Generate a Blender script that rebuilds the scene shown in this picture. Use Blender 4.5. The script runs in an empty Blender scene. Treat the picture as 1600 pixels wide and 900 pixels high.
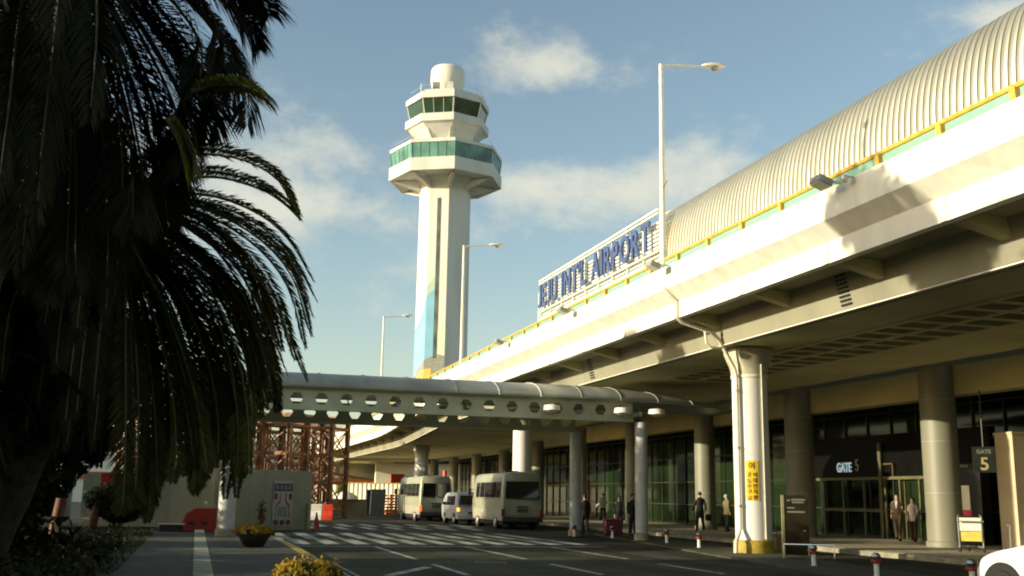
import bpy, math, random
import numpy as np
from mathutils import Vector, Matrix
random.seed(7); rng = np.random.default_rng(7)
R = math.radians
sc = bpy.context.scene
COL = sc.collection
PI = math.pi

# ---------------------------------------------------------------- camera
F = 1650.0; CH = 1.55
YAW, PITCH, ROLL = R(16.2), R(11.2), R(0.9)
cf = np.array([math.sin(YAW)*math.cos(PITCH), math.cos(YAW)*math.cos(PITCH), math.sin(PITCH)])
cr0 = np.array([math.cos(YAW), -math.sin(YAW), 0]); cu0 = np.cross(cr0, cf)
cr = math.cos(ROLL)*cr0 + math.sin(ROLL)*cu0; cu = -math.sin(ROLL)*cr0 + math.cos(ROLL)*cu0
cam = bpy.data.cameras.new('camera'); cam_o = bpy.data.objects.new('camera', cam); COL.objects.link(cam_o)
cam.sensor_width = 36; cam.lens = F/1600*36; cam.clip_end = 6000; cam.clip_start = 0.1
cam_o.matrix_world = Matrix(((cr[0], cu[0], -cf[0], 0), (cr[1], cu[1], -cf[1], 0), (cr[2], cu[2], -cf[2], CH), (0, 0, 0, 1)))
sc.camera = cam_o
def ray(u, v): return cf + cr*(u-800)/F + cu*(450-v)/F          # survey of the photograph: a sight line
def at(u, v, depth):                                             # the point on it at a given distance
    d = ray(u, v); p = d*depth; return np.array([p[0], p[1], p[2]+CH])
def atY(u, v, Y):
    d = ray(u, v); t = Y/d[1]; return np.array([d[0]*t, Y, CH+d[2]*t])

# ---------------------------------------------------------------- materials
MATS = {}
def mat(name, col, rough=0.6, metal=0.0, var=0.12, scale=3.0, bump=0.0, bscale=30.0, spec=0.5, streak=0.0, emit=None, estr=0.0, trans=0.0, stain=None):
    if name in MATS: return MATS[name]
    m = bpy.data.materials.new(name); m.use_nodes = True; nt = m.node_tree; N = nt.nodes; L = nt.links
    b = N['Principled BSDF']
    b.inputs['Roughness'].default_value = rough; b.inputs['Metallic'].default_value = metal
    b.inputs['Specular IOR Level'].default_value = spec
    tc = N.new('ShaderNodeTexCoord')
    nz = N.new('ShaderNodeTexNoise'); nz.inputs['Scale'].default_value = scale; nz.inputs['Detail'].default_value = 5
    if streak:
        mp = N.new('ShaderNodeMapping'); mp.inputs['Scale'].default_value = (1, 1, 1/streak)
        L.new(tc.outputs['Object'], mp.inputs['Vector']); L.new(mp.outputs['Vector'], nz.inputs['Vector'])
    else: L.new(tc.outputs['Object'], nz.inputs['Vector'])
    rp = N.new('ShaderNodeValToRGB')
    c = np.array(col)
    lo = c*(1-var*1.6); hi = np.minimum(c*(1+var), 1)
    if stain is not None: lo = np.array(stain)
    rp.color_ramp.elements[0].position = 0.32; rp.color_ramp.elements[1].position = 0.62
    rp.color_ramp.elements[0].color = (*lo, 1); rp.color_ramp.elements[1].color = (*hi, 1)
    L.new(nz.outputs['Fac'], rp.inputs['Fac']); L.new(rp.outputs['Color'], b.inputs['Base Color'])
    if bump:
        n2 = N.new('ShaderNodeTexNoise'); n2.inputs['Scale'].default_value = bscale; n2.inputs['Detail'].default_value = 4
        L.new(tc.outputs['Object'], n2.inputs['Vector'])
        bp = N.new('ShaderNodeBump'); bp.inputs['Strength'].default_value = bump; bp.inputs['Distance'].default_value = 0.02
        L.new(n2.outputs['Fac'], bp.inputs['Height']); L.new(bp.outputs['Normal'], b.inputs['Normal'])
    if emit is not None:
        b.inputs['Emission Color'].default_value = (*emit, 1); b.inputs['Emission Strength'].default_value = estr
    if trans: b.inputs['Transmission Weight'].default_value = trans
    MATS[name] = m; return m
def leaf_mat(name, col, var=0.35, transl=0.25):
    m = bpy.data.materials.new(name); m.use_nodes = True; nt = m.node_tree; N = nt.nodes; L = nt.links
    b = N['Principled BSDF']; b.inputs['Roughness'].default_value = 0.65; b.inputs['Specular IOR Level'].default_value = 0.14
    g = N.new('ShaderNodeNewGeometry'); rp = N.new('ShaderNodeValToRGB')
    c = np.array(col)
    rp.color_ramp.elements[0].color = (*(c*(1-var)), 1); rp.color_ramp.elements[1].color = (*(c*(1+var)), 1)
    L.new(g.outputs['Random Per Island'], rp.inputs['Fac']); L.new(rp.outputs['Color'], b.inputs['Base Color'])
    t = N.new('ShaderNodeBsdfTranslucent'); mx = N.new('ShaderNodeMixShader'); mx.inputs['Fac'].default_value = transl
    L.new(rp.outputs['Color'], t.inputs['Color']); L.new(b.outputs['BSDF'], mx.inputs[1]); L.new(t.outputs['BSDF'], mx.inputs[2])
    L.new(mx.outputs['Shader'], N['Material Output'].inputs['Surface'])
    MATS[name] = m; return m

WHITE = mat('white_paint', (.80, .77, .66), .55, var=.06, scale=1.2, streak=4)
PARAPET = mat('parapet_paint', (.80, .77, .68), .6, var=.07, scale=2.2, streak=9)
TOWERW = mat('tower_render', (.66, .655, .59), .7, var=.08, scale=.35, streak=8)
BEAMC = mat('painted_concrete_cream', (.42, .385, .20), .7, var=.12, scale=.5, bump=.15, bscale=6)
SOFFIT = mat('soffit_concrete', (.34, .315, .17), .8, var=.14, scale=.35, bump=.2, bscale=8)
CAPC = mat('capital_concrete', (.52, .48, .36), .75, var=.15, scale=1.5, bump=.15)
COLW = mat('column_paint', (.80, .78, .72), .45, var=.05, scale=1.0, streak=4)
COLG = mat('column_panel_grey', (.21, .205, .15), .5, var=.08, scale=.8, streak=3)
PIPE = mat('pipe_paint', (.74, .69, .55), .5, var=.08)
YEL = mat('yellow_rail_paint', (.62, .40, .07), .45, var=.12, scale=4)
YEL2 = mat('yellow_kerb_paint', (.42, .30, .03), .6, var=.25, scale=5)
GGLASS = mat('green_glass', (.30, .55, .42), .12, var=.08, scale=.6, trans=.25)
TGLASS = mat('tower_glass', (.10, .23, .18), .1, var=.35, scale=.35)
TGLASSD = mat('tower_glass_dark', (.015, .05, .03), .08, var=.3, scale=.4)
STEEL = mat('galvanised_steel', (.55, .54, .48), .4, metal=.6, var=.1)
CHROME = mat('chrome', (.8, .8, .8), .15, metal=1, var=.03)
LAMPW = mat('lamp_post_paint', (.72, .70, .62), .45, var=.06)
GREY = mat('grey_metal', (.30, .30, .28), .5, var=.12)
DARK = mat('dark_metal', (.012, .012, .011), .45, var=.2)
BLACK = mat('black_rubber', (.012, .012, .012), .8, var=.2)
ASPH = mat('asphalt', (.040, .042, .024), .85, var=.3, scale=.7, bump=.35, bscale=90, spec=.2)
PAVE = mat('pavement_slabs', (.06, .06, .035), .8, var=.22, scale=1.4, bump=.25, bscale=25)
PLAT = mat('platform_granite', (.36, .32, .23), .65, var=.15, scale=2, bump=.1)
KERB = mat('kerb_stone', (.26, .24, .17), .75, var=.2, scale=3, bump=.2)
MARK = mat('road_marking_paint', (.42, .44, .39), .75, var=.12, scale=2.2, stain=(.17, .175, .14), bump=.1)
DIRT = mat('ground_soil', (.09, .085, .05), .9, var=.3, scale=.2, bump=.3)
GRASS = mat('lawn_base', (.035, .045, .015), .9, var=.3, scale=2, bump=.5)
VAULT = mat('ribbed_roof_metal', (.80, .74, .56), .40, metal=.9, var=.05, scale=.6)
SIGNB = mat('sign_letter_blue', (.055, .09, .23), .45, var=.1)
DGLASS = mat('terminal_glass', (.009, .017, .007), .06, var=.5, scale=.3, spec=.25)
MULL = mat('mullion_dark', (.028, .034, .02), .4, var=.2)
FRAMEL = mat('door_frame_metal', (.13, .12, .06), .5, metal=.2, var=.15)
BEIGE = mat('beige_cladding', (.62, .50, .33), .7, var=.08, scale=.8)
CANOPY = mat('canopy_sheet', (.46, .48, .42), .3, var=.12, scale=.6, spec=.6)
CANST = mat('canopy_steel_paint', (.42, .44, .31), .55, var=.1, scale=1)
CANPIL = mat('canopy_pillar_paint', (.42, .44, .43), .55, var=.08)
RUST = mat('red_primer_steel', (.27, .13, .065), .7, var=.3, scale=3)
HOARD = mat('hoarding_panel', (.31, .32, .225), .7, var=.1, scale=.7, streak=3)
FENCEM = mat('white_corrugated_sheet', (.80, .76, .60), .55, var=.08)
FARW = mat('far_cream_wall', (.80, .76, .62), .8, var=.06, scale=.2)
FARC = mat('far_ramp_concrete', (.30, .27, .17), .8, var=.12, scale=.3)
REDP = mat('red_plastic', (.30, .02, .015), .4, var=.12)
REDW = mat('red_white_barrier_red', (.70, .06, .02), .4, var=.1)
WPLAS = mat('white_plastic', (.82, .80, .70), .4, var=.05)
ORANGE = mat('orange_planks', (.50, .16, .05), .7, var=.4, scale=5)
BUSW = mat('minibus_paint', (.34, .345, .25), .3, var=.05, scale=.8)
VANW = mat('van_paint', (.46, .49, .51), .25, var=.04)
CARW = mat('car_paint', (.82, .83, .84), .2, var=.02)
BUSB = mat('minibus_lower_band', (.40, .37, .30), .4, var=.1)
CGLASS = mat('vehicle_glass', (.012, .013, .016), .04, var=.2, spec=.8)
LRED = mat('tail_lens_red', (.25, .02, .01), .25, var=.1)
LAMB = mat('indicator_lit', (.8, .35, .05), .3, emit=(1, .42, .06), estr=1.6)
LAMR = mat('brake_lamp_lit', (.8, .2, .05), .3, emit=(1, .22, .04), estr=.7)
PLATE = mat('number_plate', (.05, .12, .06), .5, var=.1)
TRUNK = mat('palm_trunk', (.022, .017, .011), .9, var=.4, scale=6, bump=.8, bscale=12)
BARK = mat('tree_bark', (.06, .048, .033), .9, var=.3, scale=5, bump=.6)
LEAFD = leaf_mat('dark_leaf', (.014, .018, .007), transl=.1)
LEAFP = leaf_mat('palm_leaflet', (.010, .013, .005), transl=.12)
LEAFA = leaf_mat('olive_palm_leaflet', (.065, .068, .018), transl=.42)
LEAFY = leaf_mat('sunlit_palm_leaflet', (.12, .13, .022), transl=.35)  # brighter copy of the palm leaf, sunlight put into the colour
LEAFH = leaf_mat('hedge_leaf', (.030, .037, .014), transl=.2)
LEAFF = leaf_mat('flower_leaf', (.07, .08, .02), transl=.2)
PETAL = leaf_mat('yellow_petal', (.34, .22, .025), var=.3, transl=.2)
GRBLADE = leaf_mat('grass_blade', (.035, .045, .015), transl=.2)
POT = mat('black_pot', (.015, .015, .014), .5, var=.2)
SKIN = mat('skin', (.52, .33, .23), .55, var=.06)
HAIR = mat('black_hair', (.012, .010, .009), .5, var=.2)
SHOE = mat('black_shoe', (.012, .011, .010), .4, var=.2)

def translucent(m, fac):
    nt = m.node_tree; N = nt.nodes; L = nt.links; b = N['Principled BSDF']; t = N.new('ShaderNodeBsdfTranslucent'); mx = N.new('ShaderNodeMixShader'); mx.inputs['Fac'].default_value = fac
    L.new(b.inputs['Base Color'].links[0].from_socket, t.inputs['Color']); L.new(b.outputs['BSDF'], mx.inputs[1]); L.new(t.outputs['BSDF'], mx.inputs[2]); L.new(mx.outputs['Shader'], N['Material Output'].inputs['Surface'])
translucent(CANOPY, .4)
# ---------------------------------------------------------------- object helpers
def root_loc(p):
    while p.parent: p = p.parent
    return np.array(p.location)
def tag(o, label=None, cat=None, group=None, kind=None):
    if label: o['label'] = label
    if cat: o['category'] = cat
    if group: o['group'] = group
    if kind: o['kind'] = kind
    return o
def thing(name, label, cat, loc=(0, 0, 0), group=None):
    o = bpy.data.objects.new(name, None); COL.objects.link(o); o.location = loc; o.empty_display_size = .2
    return tag(o, label, cat, group)
def copy_tree(o, parent=None, depth=0):
    c = o.copy(); COL.objects.link(c)
    if parent: c.parent = parent
    for ch in list(o.children): copy_tree(ch, c)
    return c
class MB:
    def __init__(s): s.v = []; s.f = []; s.n = 0; s.mi = []; s.cur = 0
    def add(s, vs, fs):
        s.v.append(np.asarray(vs, float).reshape(-1, 3)); k = s.n
        for f in fs: s.f.append(tuple(i+k for i in f)); s.mi.append(s.cur)
        s.n += len(s.v[-1]); return s
    def box(s, x0, x1, y0, y1, z0, z1):
        v = [(x, y, z) for z in (z0, z1) for y in (y0, y1) for x in (x0, x1)]
        return s.add(v, [(0, 2, 3, 1), (4, 5, 7, 6), (0, 1, 5, 4), (2, 6, 7, 3), (0, 4, 6, 2), (1, 3, 7, 5)])
    def obox(s, c, size, rz=0.0, ax=None):
        x, y, z = np.array(size)/2
        v = np.array([(i*x, j*y, k*z) for k in (-1, 1) for j in (-1, 1) for i in (-1, 1)])
        if ax is not None: M = np.array(ax)            # rows: local axes
        else: M = np.array([(math.cos(rz), math.sin(rz), 0), (-math.sin(rz), math.cos(rz), 0), (0, 0, 1)])
        return s.add(v@M+np.array(c), [(0, 2, 3, 1), (4, 5, 7, 6), (0, 1, 5, 4), (2, 6, 7, 3), (0, 4, 6, 2), (1, 3, 7, 5)])
    def bar(s, a, b, w, h):                            # rectangular bar from a to b
        a = np.array(a, float); b = np.array(b, float); d = b-a; l = np.linalg.norm(d); d /= l
        up = np.array([0, 0, 1.]) if abs(d[2]) < .95 else np.array([0, 1., 0])
        x = np.cross(d, up); x /= np.linalg.norm(x); z = np.cross(x, d)
        return s.obox((a+b)/2, (w, l, h), ax=(x, d, z))
    def tube(s, pts, r, n=8, cap=True):
        pts = np.array(pts, float); k = len(pts); rr = np.full(k, r) if np.isscalar(r) else np.array(r)
        T = np.gradient(pts, axis=0); T /= np.linalg.norm(T, axis=1)[:, None]
        ref = np.array([0, 0, 1.]) if abs(T[0][2]) < .9 else np.array([1., 0, 0])
        vs = []; X = np.cross(T[0], ref); X /= np.linalg.norm(X)
        for i in range(k):
            X = X-T[i]*(X@T[i]); X /= np.linalg.norm(X); Y = np.cross(T[i], X)
            for j in range(n):
                a = 2*PI*j/n; vs.append(pts[i]+rr[i]*(math.cos(a)*X+math.sin(a)*Y))
        fs = [(i*n+j, i*n+(j+1) % n, (i+1)*n+(j+1) % n, (i+1)*n+j) for i in range(k-1) for j in range(n)]
        if cap: fs += [tuple(range(n-1, -1, -1)), tuple((k-1)*n+j for j in range(n))]
        return s.add(vs, fs)
    def lathe(s, prof, n=24, c=(0, 0, 0), a0=0.0, cap=True, axis='z'):
        vs = []
        for r, z in prof:
            for j in range(n):
                a = a0+2*PI*j/n
                p = (r*math.cos(a), r*math.sin(a), z)
                if axis == 'x': p = (p[2], p[0], p[1])
                if axis == 'y': p = (p[1], p[2], p[0])
                vs.append((p[0]+c[0], p[1]+c[1], p[2]+c[2]))
        k = len(prof)
        fs = [(i*n+j, i*n+(j+1) % n, (i+1)*n+(j+1) % n, (i+1)*n+j) for i in range(k-1) for j in range(n)]
        if cap: fs += [tuple(range(n-1, -1, -1)), tuple((k-1)*n+j for j in range(n))]
        return s.add(vs, fs)
    def sweep(s, prof, stations, closed=True):         # prof: (x, z); stations: (y, dx, dz)
        n = len(prof); vs = [(x+dx, y, z+dz) for y, dx, dz in stations for x, z in prof]; m = len(stations)
        rng_ = range(n) if closed else range(n-1)
        fs = [(i*n+j, (i+1)*n+j, (i+1)*n+(j+1) % n, i*n+(j+1) % n) for i in range(m-1) for j in rng_]
        if closed: fs += [tuple(range(n)), tuple((m-1)*n+j for j in range(n-1, -1, -1))]
        return s.add(vs, fs)
    def prism(s, poly, d):                             # poly: 3D points in a plane; d: thickness vector
        p = np.array(poly, float); n = len(p); d = np.array(d, float)
        fs = [tuple(range(n-1, -1, -1)), tuple(range(n, 2*n))]+[(i, (i+1) % n, n+(i+1) % n, n+i) for i in range(n)]
        return s.add(np.vstack([p, p+d]), fs)
    def build(s, name, m, parent=None, smooth=False, bevel=0.0, angle=35, world=True):
        me = bpy.data.meshes.new(name)
        v = np.vstack(s.v)
        if parent is not None and world: v = v-root_loc(parent)
        me.from_pydata(v.tolist(), [], s.f)
        for mm in (m if isinstance(m, (list, tuple)) else [m]): me.materials.append(mm)
        if any(s.mi): me.polygons.foreach_set('material_index', s.mi)
        me.update()
        if smooth:
            me.polygons.foreach_set('use_smooth', [True]*len(me.polygons)); me.set_sharp_from_angle(angle=R(angle))
        o = bpy.data.objects.new(name, me); COL.objects.link(o)
        if parent is not None: o.parent = parent
        if bevel:
            b = o.modifiers.new('bevel', 'BEVEL'); b.width = bevel; b.segments = 2; b.limit_method = 'ANGLE'; b.angle_limit = R(40)
        return o
def fast_mesh(name, V, Fq, m, parent=None, kind=None):   # big numpy meshes: Fq is (n,3) or (n,4)
    me = bpy.data.meshes.new(name); V = np.asarray(V, np.float32)
    if parent is not None: V = V-root_loc(parent).astype(np.float32)
    Fq = np.asarray(Fq, np.int32); n, k = Fq.shape
    me.vertices.add(len(V)); me.vertices.foreach_set('co', V.ravel())
    me.loops.add(n*k); me.loops.foreach_set('vertex_index', Fq.ravel())
    me.polygons.add(n); me.polygons.foreach_set('loop_start', np.arange(0, n*k, k, dtype=np.int32))
    me.update(calc_edges=True); me.validate()
    me.materials.append(m); o = bpy.data.objects.new(name, me); COL.objects.link(o)
    if parent is not None: o.parent = parent
    if kind: o['kind'] = kind
    return o
def text_mb(body, size, depth, offset=0.0, shear=0, xs=1.0):  # letters upright in local x/z plane, facing -y
    c = bpy.data.curves.new('lettering', 'FONT'); c.body = body; c.size = size; c.extrude = depth/2; c.offset = offset
    c.resolution_u = 3
    o = bpy.data.objects.new('lettering', c); COL.objects.link(o)
    me = bpy.data.meshes.new_from_object(o.evaluated_get(bpy.context.evaluated_depsgraph_get()))
    V = np.array([tuple(v.co) for v in me.vertices]); fs = [tuple(p.vertices) for p in me.polygons]
    bpy.data.objects.remove(o); bpy.data.curves.remove(c); bpy.data.meshes.remove(me)
    P = np.stack([V[:, 0]*xs, -V[:, 2], V[:, 1]], 1)
    return P, fs
def put_text(mb, body, size, depth, origin, xdir, offset=0.0, center=False, xs=1.0):
    """origin: left end of the baseline; xdir: horizontal reading direction"""
    P, fs = text_mb(body, size, depth, offset, xs=xs)
    xd = np.array([xdir[0], xdir[1], 0.]); xd /= np.linalg.norm(xd); nd = np.array([-xd[1], xd[0], 0])   # -y local -> -nd
    if center: P[:, 0] -= (P[:, 0].min()+P[:, 0].max())/2
    W = P[:, :1]*xd+P[:, 1:2]*nd+P[:, 2:]*np.array([0, 0, 1.])+np.array(origin)
    mb.add(W, fs); return P[:, 0].max()
def spline(ctrl, n):
    c = np.array(ctrl, float)
    c = np.vstack([2*c[0]-c[1], c, 2*c[-1]-c[-2]]); out = []
    k = len(c)-3
    for t in np.linspace(0, k-1e-6, n):
        i = int(t); u = t-i; p0, p1, p2, p3 = c[i:i+4]
        out.append(.5*((2*p1)+(-p0+p2)*u+(2*p0-5*p1+4*p2-p3)*u*u+(-p0+3*p1-3*p2+p3)*u**3))
    return np.array(out)

# ---------------------------------------------------------------- ground, road, pavements
def struct(name, mb, m, **k): return tag(mb.build(name, m, **k), kind='structure')
struct('ground', MB().box(-2500, 2500, -600, 4000, -1.0, -.012), DIRT)
def slab_joints():
    m = PAVE; nt = m.node_tree; N = nt.nodes; L = nt.links; b = N['Principled BSDF']; tc = [n_ for n_ in N if n_.type == 'TEX_COORD'][0]
    src = b.inputs['Base Color'].links[0].from_socket
    br = N.new('ShaderNodeTexBrick'); br.inputs['Scale'].default_value = 1.0; br.inputs['Brick Width'].default_value = .6; br.inputs['Row Height'].default_value = .3; br.inputs['Mortar Size'].default_value = .012
    br.inputs['Color1'].default_value = (1, 1, 1, 1); br.inputs['Color2'].default_value = (.72, .74, .70, 1); br.inputs['Mortar'].default_value = (.35, .35, .33, 1)
    L.new(tc.outputs['Object'], br.inputs['Vector'])
    mx_ = N.new('ShaderNodeMix'); mx_.data_type = 'RGBA'; mx_.blend_type = 'MULTIPLY'; mx_.inputs['Factor'].default_value = 1
    L.new(src, mx_.inputs['A']); L.new(br.outputs['Color'], mx_.inputs['B']); L.new(mx_.outputs['Result'], b.inputs['Base Color'])
slab_joints()
def worn_asphalt():
    m = ASPH; nt = m.node_tree; N = nt.nodes; L = nt.links; b = N['Principled BSDF']; tc = [n_ for n_ in N if n_.type == 'TEX_COORD'][0]
    src = b.inputs['Base Color'].links[0].from_socket
    mp = N.new('ShaderNodeMapping'); mp.inputs['Scale'].default_value = (1.3, .05, 1); L.new(tc.outputs['Object'], mp.inputs['Vector'])
    n1 = N.new('ShaderNodeTexNoise'); n1.inputs['Scale'].default_value = 1.2; n1.inputs['Detail'].default_value = 6; L.new(mp.outputs['Vector'], n1.inputs['Vector'])
    n2 = N.new('ShaderNodeTexVoronoi'); n2.inputs['Scale'].default_value = .22; L.new(tc.outputs['Object'], n2.inputs['Vector'])
    r1 = N.new('ShaderNodeMapRange'); L.new(n1.outputs['Fac'], r1.inputs['Value']); r1.inputs['From Min'].default_value = .3; r1.inputs['From Max'].default_value = .7; r1.inputs['To Min'].default_value = .55; r1.inputs['To Max'].default_value = 1.35
    bw = N.new('ShaderNodeRGBToBW'); L.new(n2.outputs['Color'], bw.inputs['Color'])
    r2 = N.new('ShaderNodeMapRange'); L.new(bw.outputs['Val'], r2.inputs['Value']); r2.inputs['To Min'].default_value = .8; r2.inputs['To Max'].default_value = 1.2
    mu = N.new('ShaderNodeMath'); mu.operation = 'MULTIPLY'; L.new(r1.outputs['Result'], mu.inputs[0]); L.new(r2.outputs['Result'], mu.inputs[1])
    vm = N.new('ShaderNodeVectorMath'); vm.operation = 'SCALE'; L.new(src, vm.inputs[0]); L.new(mu.outputs[0], vm.inputs['Scale']); L.new(vm.outputs['Vector'], b.inputs['Base Color'])
worn_asphalt()
struct('road', MB().add([(2.8, -30, 0), (19.5, -30, 0), (19.5, 200, 0), (2.8, 200, 0)], [(0, 1, 2, 3)]), ASPH)
struct('far_road', MB().add([(-60, 58, -.004), (2.8, 58, -.004), (2.8, 200, -.004), (-60, 200, -.004)], [(0, 1, 2, 3)]), ASPH)
struct('left_pavement', MB().box(-1.3, 2.55, -30, 41, -.3, .12), PAVE, bevel=.01)
struct('left_kerb', MB().box(2.553, 2.80, -30, 41, -.3, .115), KERB, bevel=.02)
struct('yellow_kerb_line', MB().box(2.556, 2.79, 25.3, 33.6, .117, .121), YEL2)
struct('pavement_edging', MB().add([(.05, 14, .124), (.40, 14, .124), (.40, 44, .124), (.05, 44, .124)], [(0, 1, 2, 3)]),
       mat('edging_stone', (.30, .30, .20), .8, var=.2, scale=2))
struct('lawn', MB().box(-60, -1.302, -30, 58, -.3, .10), GRASS)
struct('entrance_platform', MB().box(19.5, 60, -30, 130, -.3, .15), PLAT, bevel=.015)
struct('platform_kerb', MB().box(19.30, 19.497, -30, 130, -.3, .143), KERB, bevel=.02)
def medx(y): return 13.35+(y-19.6)*.155
struct('median_island', MB().prism([(medx(15.9)-.45, 15.9, -.2), (medx(15.9)+1.6, 15.9, -.2), (17.0, 30, -.2), (18.2, 44, -.2), (medx(44)-.45, 44, -.2), (medx(30)-.45, 30, -.2)], (0, 0, .25)), PAVE, bevel=.02)
PATCH = mat('asphalt_patch', (.026, .027, .018), .9, var=.25, scale=4, bump=.3, bscale=80)
pt = MB()
for x, y, a, b_ in ((6.6, 28.2, 1.1, 2.4), (9.6, 30.5, .8, 1.2), (4.2, 31, .7, 1.6), (12.0, 26.5, 1.0, 3.2), (10.2, 19.5, 1.2, 1.5), (7.0, 46.5, 1.4, 1.8)): pt.add([(x, y, .0025), (x+a, y+.05, .0025), (x+a-.04, y+b_, .0025), (x-.03, y+b_, .0025)], [(0, 1, 2, 3)])
struct('asphalt_patches', pt, PATCH)
for i, (x, y) in enumerate(((6.9, 25.2), (9.7, 33.9))):
    t = thing('manhole_cover', ('round iron manhole cover in the middle lane near the arrow mark', 'round iron manhole cover between the stop line and the crossing')[i], 'manhole cover', (x, y, 0), 'manhole covers in the road')
    MB().lathe([(.33, .004), (.33, .009), (.30, .010)], 24, (x, y, 0)).build('cover', mat('cast_iron', (.05, .045, .04), .6, metal=.5, var=.2), t); MB().lathe([(.34, .0045), (.39, .006), (.39, .0045)], 24, (x, y, 0), cap=False).build('frame_ring', KERB, t)
mk = MB()
def mark(x0, x1, y0, y1): mk.add([(x0, y0, .005), (x1, y0, .005), (x1, y1, .005), (x0, y1, .005)], [(0, 1, 2, 3)])
mark(3.0, 13.0, 33.0, 33.28)
for i in range(11):
    mark(3.1+i*.93, 3.58+i*.93, 34.4, 38.6); mark(2.9+i*.93, 3.36+i*.93, 38.62, 44.6)
for i in range(7):
    mark(5.2+i*1.25, 5.6+i*1.25, 49, 53); mark(5.9+i*1.25, 6.3+i*1.25, 53.1, 58)
for x in (5.35, 8.2, 11.0):
    for y0, y1 in ((26.6, 32.9), (21.2, 24.6), (15, 19)): mark(x-.07, x+.07, y0, y1)
mark(3.1, 3.16, 5, 25.2)
mk.add([(3.6, 21.2, .005), (3.85, 21.2, .005), (5.1, 23.5, .005), (4.95, 23.8, .005)], [(0, 1, 2, 3)])
struct('road_markings', mk, MARK)

# ---------------------------------------------------------------- elevated roadway
def dzat(y):
    t = min(max((y-61)/24, 0), 1); return -.85*t*t*(3-2*t)
def ST(y0, y1): return [(y, 0, dzat(y)) for y in sorted({y0, y1} | {y for y in range(61, 86, 2) if y0 < y < y1})]
deck = thing('elevated_roadway', 'long cream concrete elevated road deck on round columns in front of terminal', 'elevated road', (13, 30, 0))
Y0, Y1 = -6, 150
MB().sweep([(13.0, 8.38), (13.0, 7.70), (13.42, 7.36), (13.62, 7.36), (13.62, 7.86), (13.25, 7.86), (13.25, 8.38)], ST(Y0, Y1)).build('parapet', PARAPET, deck)
MB().sweep([(13.40, 7.352), (13.40, 6.86), (13.62, 6.86), (13.62, 7.352)], ST(Y0, Y1)).build('edge_beam', WHITE, deck)
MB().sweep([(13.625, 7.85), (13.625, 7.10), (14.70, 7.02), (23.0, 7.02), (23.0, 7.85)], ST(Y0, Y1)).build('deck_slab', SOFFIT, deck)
MB().sweep([(14.72, 7.015), (14.93, 6.18), (14.96, 6.15), (15.3, 6.15), (15.3, 7.015)], ST(Y0, Y1)).build('girder_web', mat('girder_grey_dimmed', (.27, .26, .19), .8, var=.12, scale=.5, streak=3, bump=.2, bscale=8), deck)  # same girder as the soffit; side toned down in colour to look less lit
MB().sweep([(15.303, 6.15), (23.4, 6.15), (23.4, 7.015), (15.303, 7.015)], ST(Y0, Y1)).build('girder_soffit', mat('soffit_bounce_cream', (.60, .55, .28), .75, var=.14, scale=.35, bump=.15, bscale=8), deck)  # cream lightened to stand in for missing bounce light on the underside
MB().sweep([(14.90, 6.148), (14.90, 6.12), (15.02, 6.12), (15.02, 6.148)], ST(Y0, Y1)).build('girder_lip', WHITE, deck)
for k in range(-2, 30):
    y = 16.5+4*k; d = dzat(y)
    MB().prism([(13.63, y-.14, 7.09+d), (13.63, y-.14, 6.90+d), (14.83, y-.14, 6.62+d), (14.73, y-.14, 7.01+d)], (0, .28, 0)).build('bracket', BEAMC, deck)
    if k % 2: MB().box(12.992, 12.9985, y-.008, y+.008, 7.72+d, 8.37+d).build('parapet_joint', GREY, deck)
    MB().box(13.375, 13.398, y-.09, y+.09, 6.86+d, 7.345+d).build('joint_cover', PIPE, deck)
g = MB()
for (x0, x1) in ((17.3, 18.3), (18.75, 19.75)):
    for i in range(24): g.box(x0, x1, 14+i*.98, 14.72+i*.98, 6.125, 6.14)
g.build('vent_dark_plates', mat('vent_hole_shade', (.16, .14, .065), .9, var=.2), deck)  # flat dark plates stand in for the shade inside the vent openings
f = MB()
for x in (17.18, 18.5, 19.87): f.box(x-.09, x+.09, 13.7, 37.5, 6.10, 6.148)
for i in range(25): f.box(17.12, 19.93, 13.74+i*.98, 13.95+i*.98, 6.102, 6.147)
f.build('grille_frame', MATS['soffit_bounce_cream'], deck)
for y in (22.0, 39.5, 57.0):   # small louvre on the girder flank
    m_ = MB()
    for i in range(8): m_.bar((14.73+i*.024, y-.22, 6.98-i*.1), (14.73+i*.024, y+.22, 6.98-i*.1), .05, .05)
    m_.build('louvre', DARK, deck)

# railing on the parapet
rail = thing('guard_railing', 'yellow painted railing with green glass panels along the elevated road edge', 'railing', (13.12, 30, 8.38))
MB().tube([(13.12, y, 8.66+dz) for y, _, dz in ST(Y0, 120)], .055, 8).build('top_rail', YEL, rail, smooth=True)
py = [8.33+1.93*k for k in range(0, 58)]
for i, y in enumerate(py):
    d = dzat(y)
    MB().prism([(13.04, y-.07, 8.381+d), (13.20, y-.07, 8.381+d), (13.16, y-.07, 8.62+d), (13.02, y-.07, 8.62+d)], (0, .14, 0)).build('rail_post', YEL, rail)
    if i+1 < len(py) and i < 57:
        d2 = dzat(py[i+1])
        MB().prism([(13.11, y+.1, 8.384+d), (13.11, y+1.83, 8.384+d2), (13.11, y+1.83, 8.60+d2), (13.11, y+.1, 8.60+d)], (.02, 0, 0)).build('glass_panel', GGLASS, rail)

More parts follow.
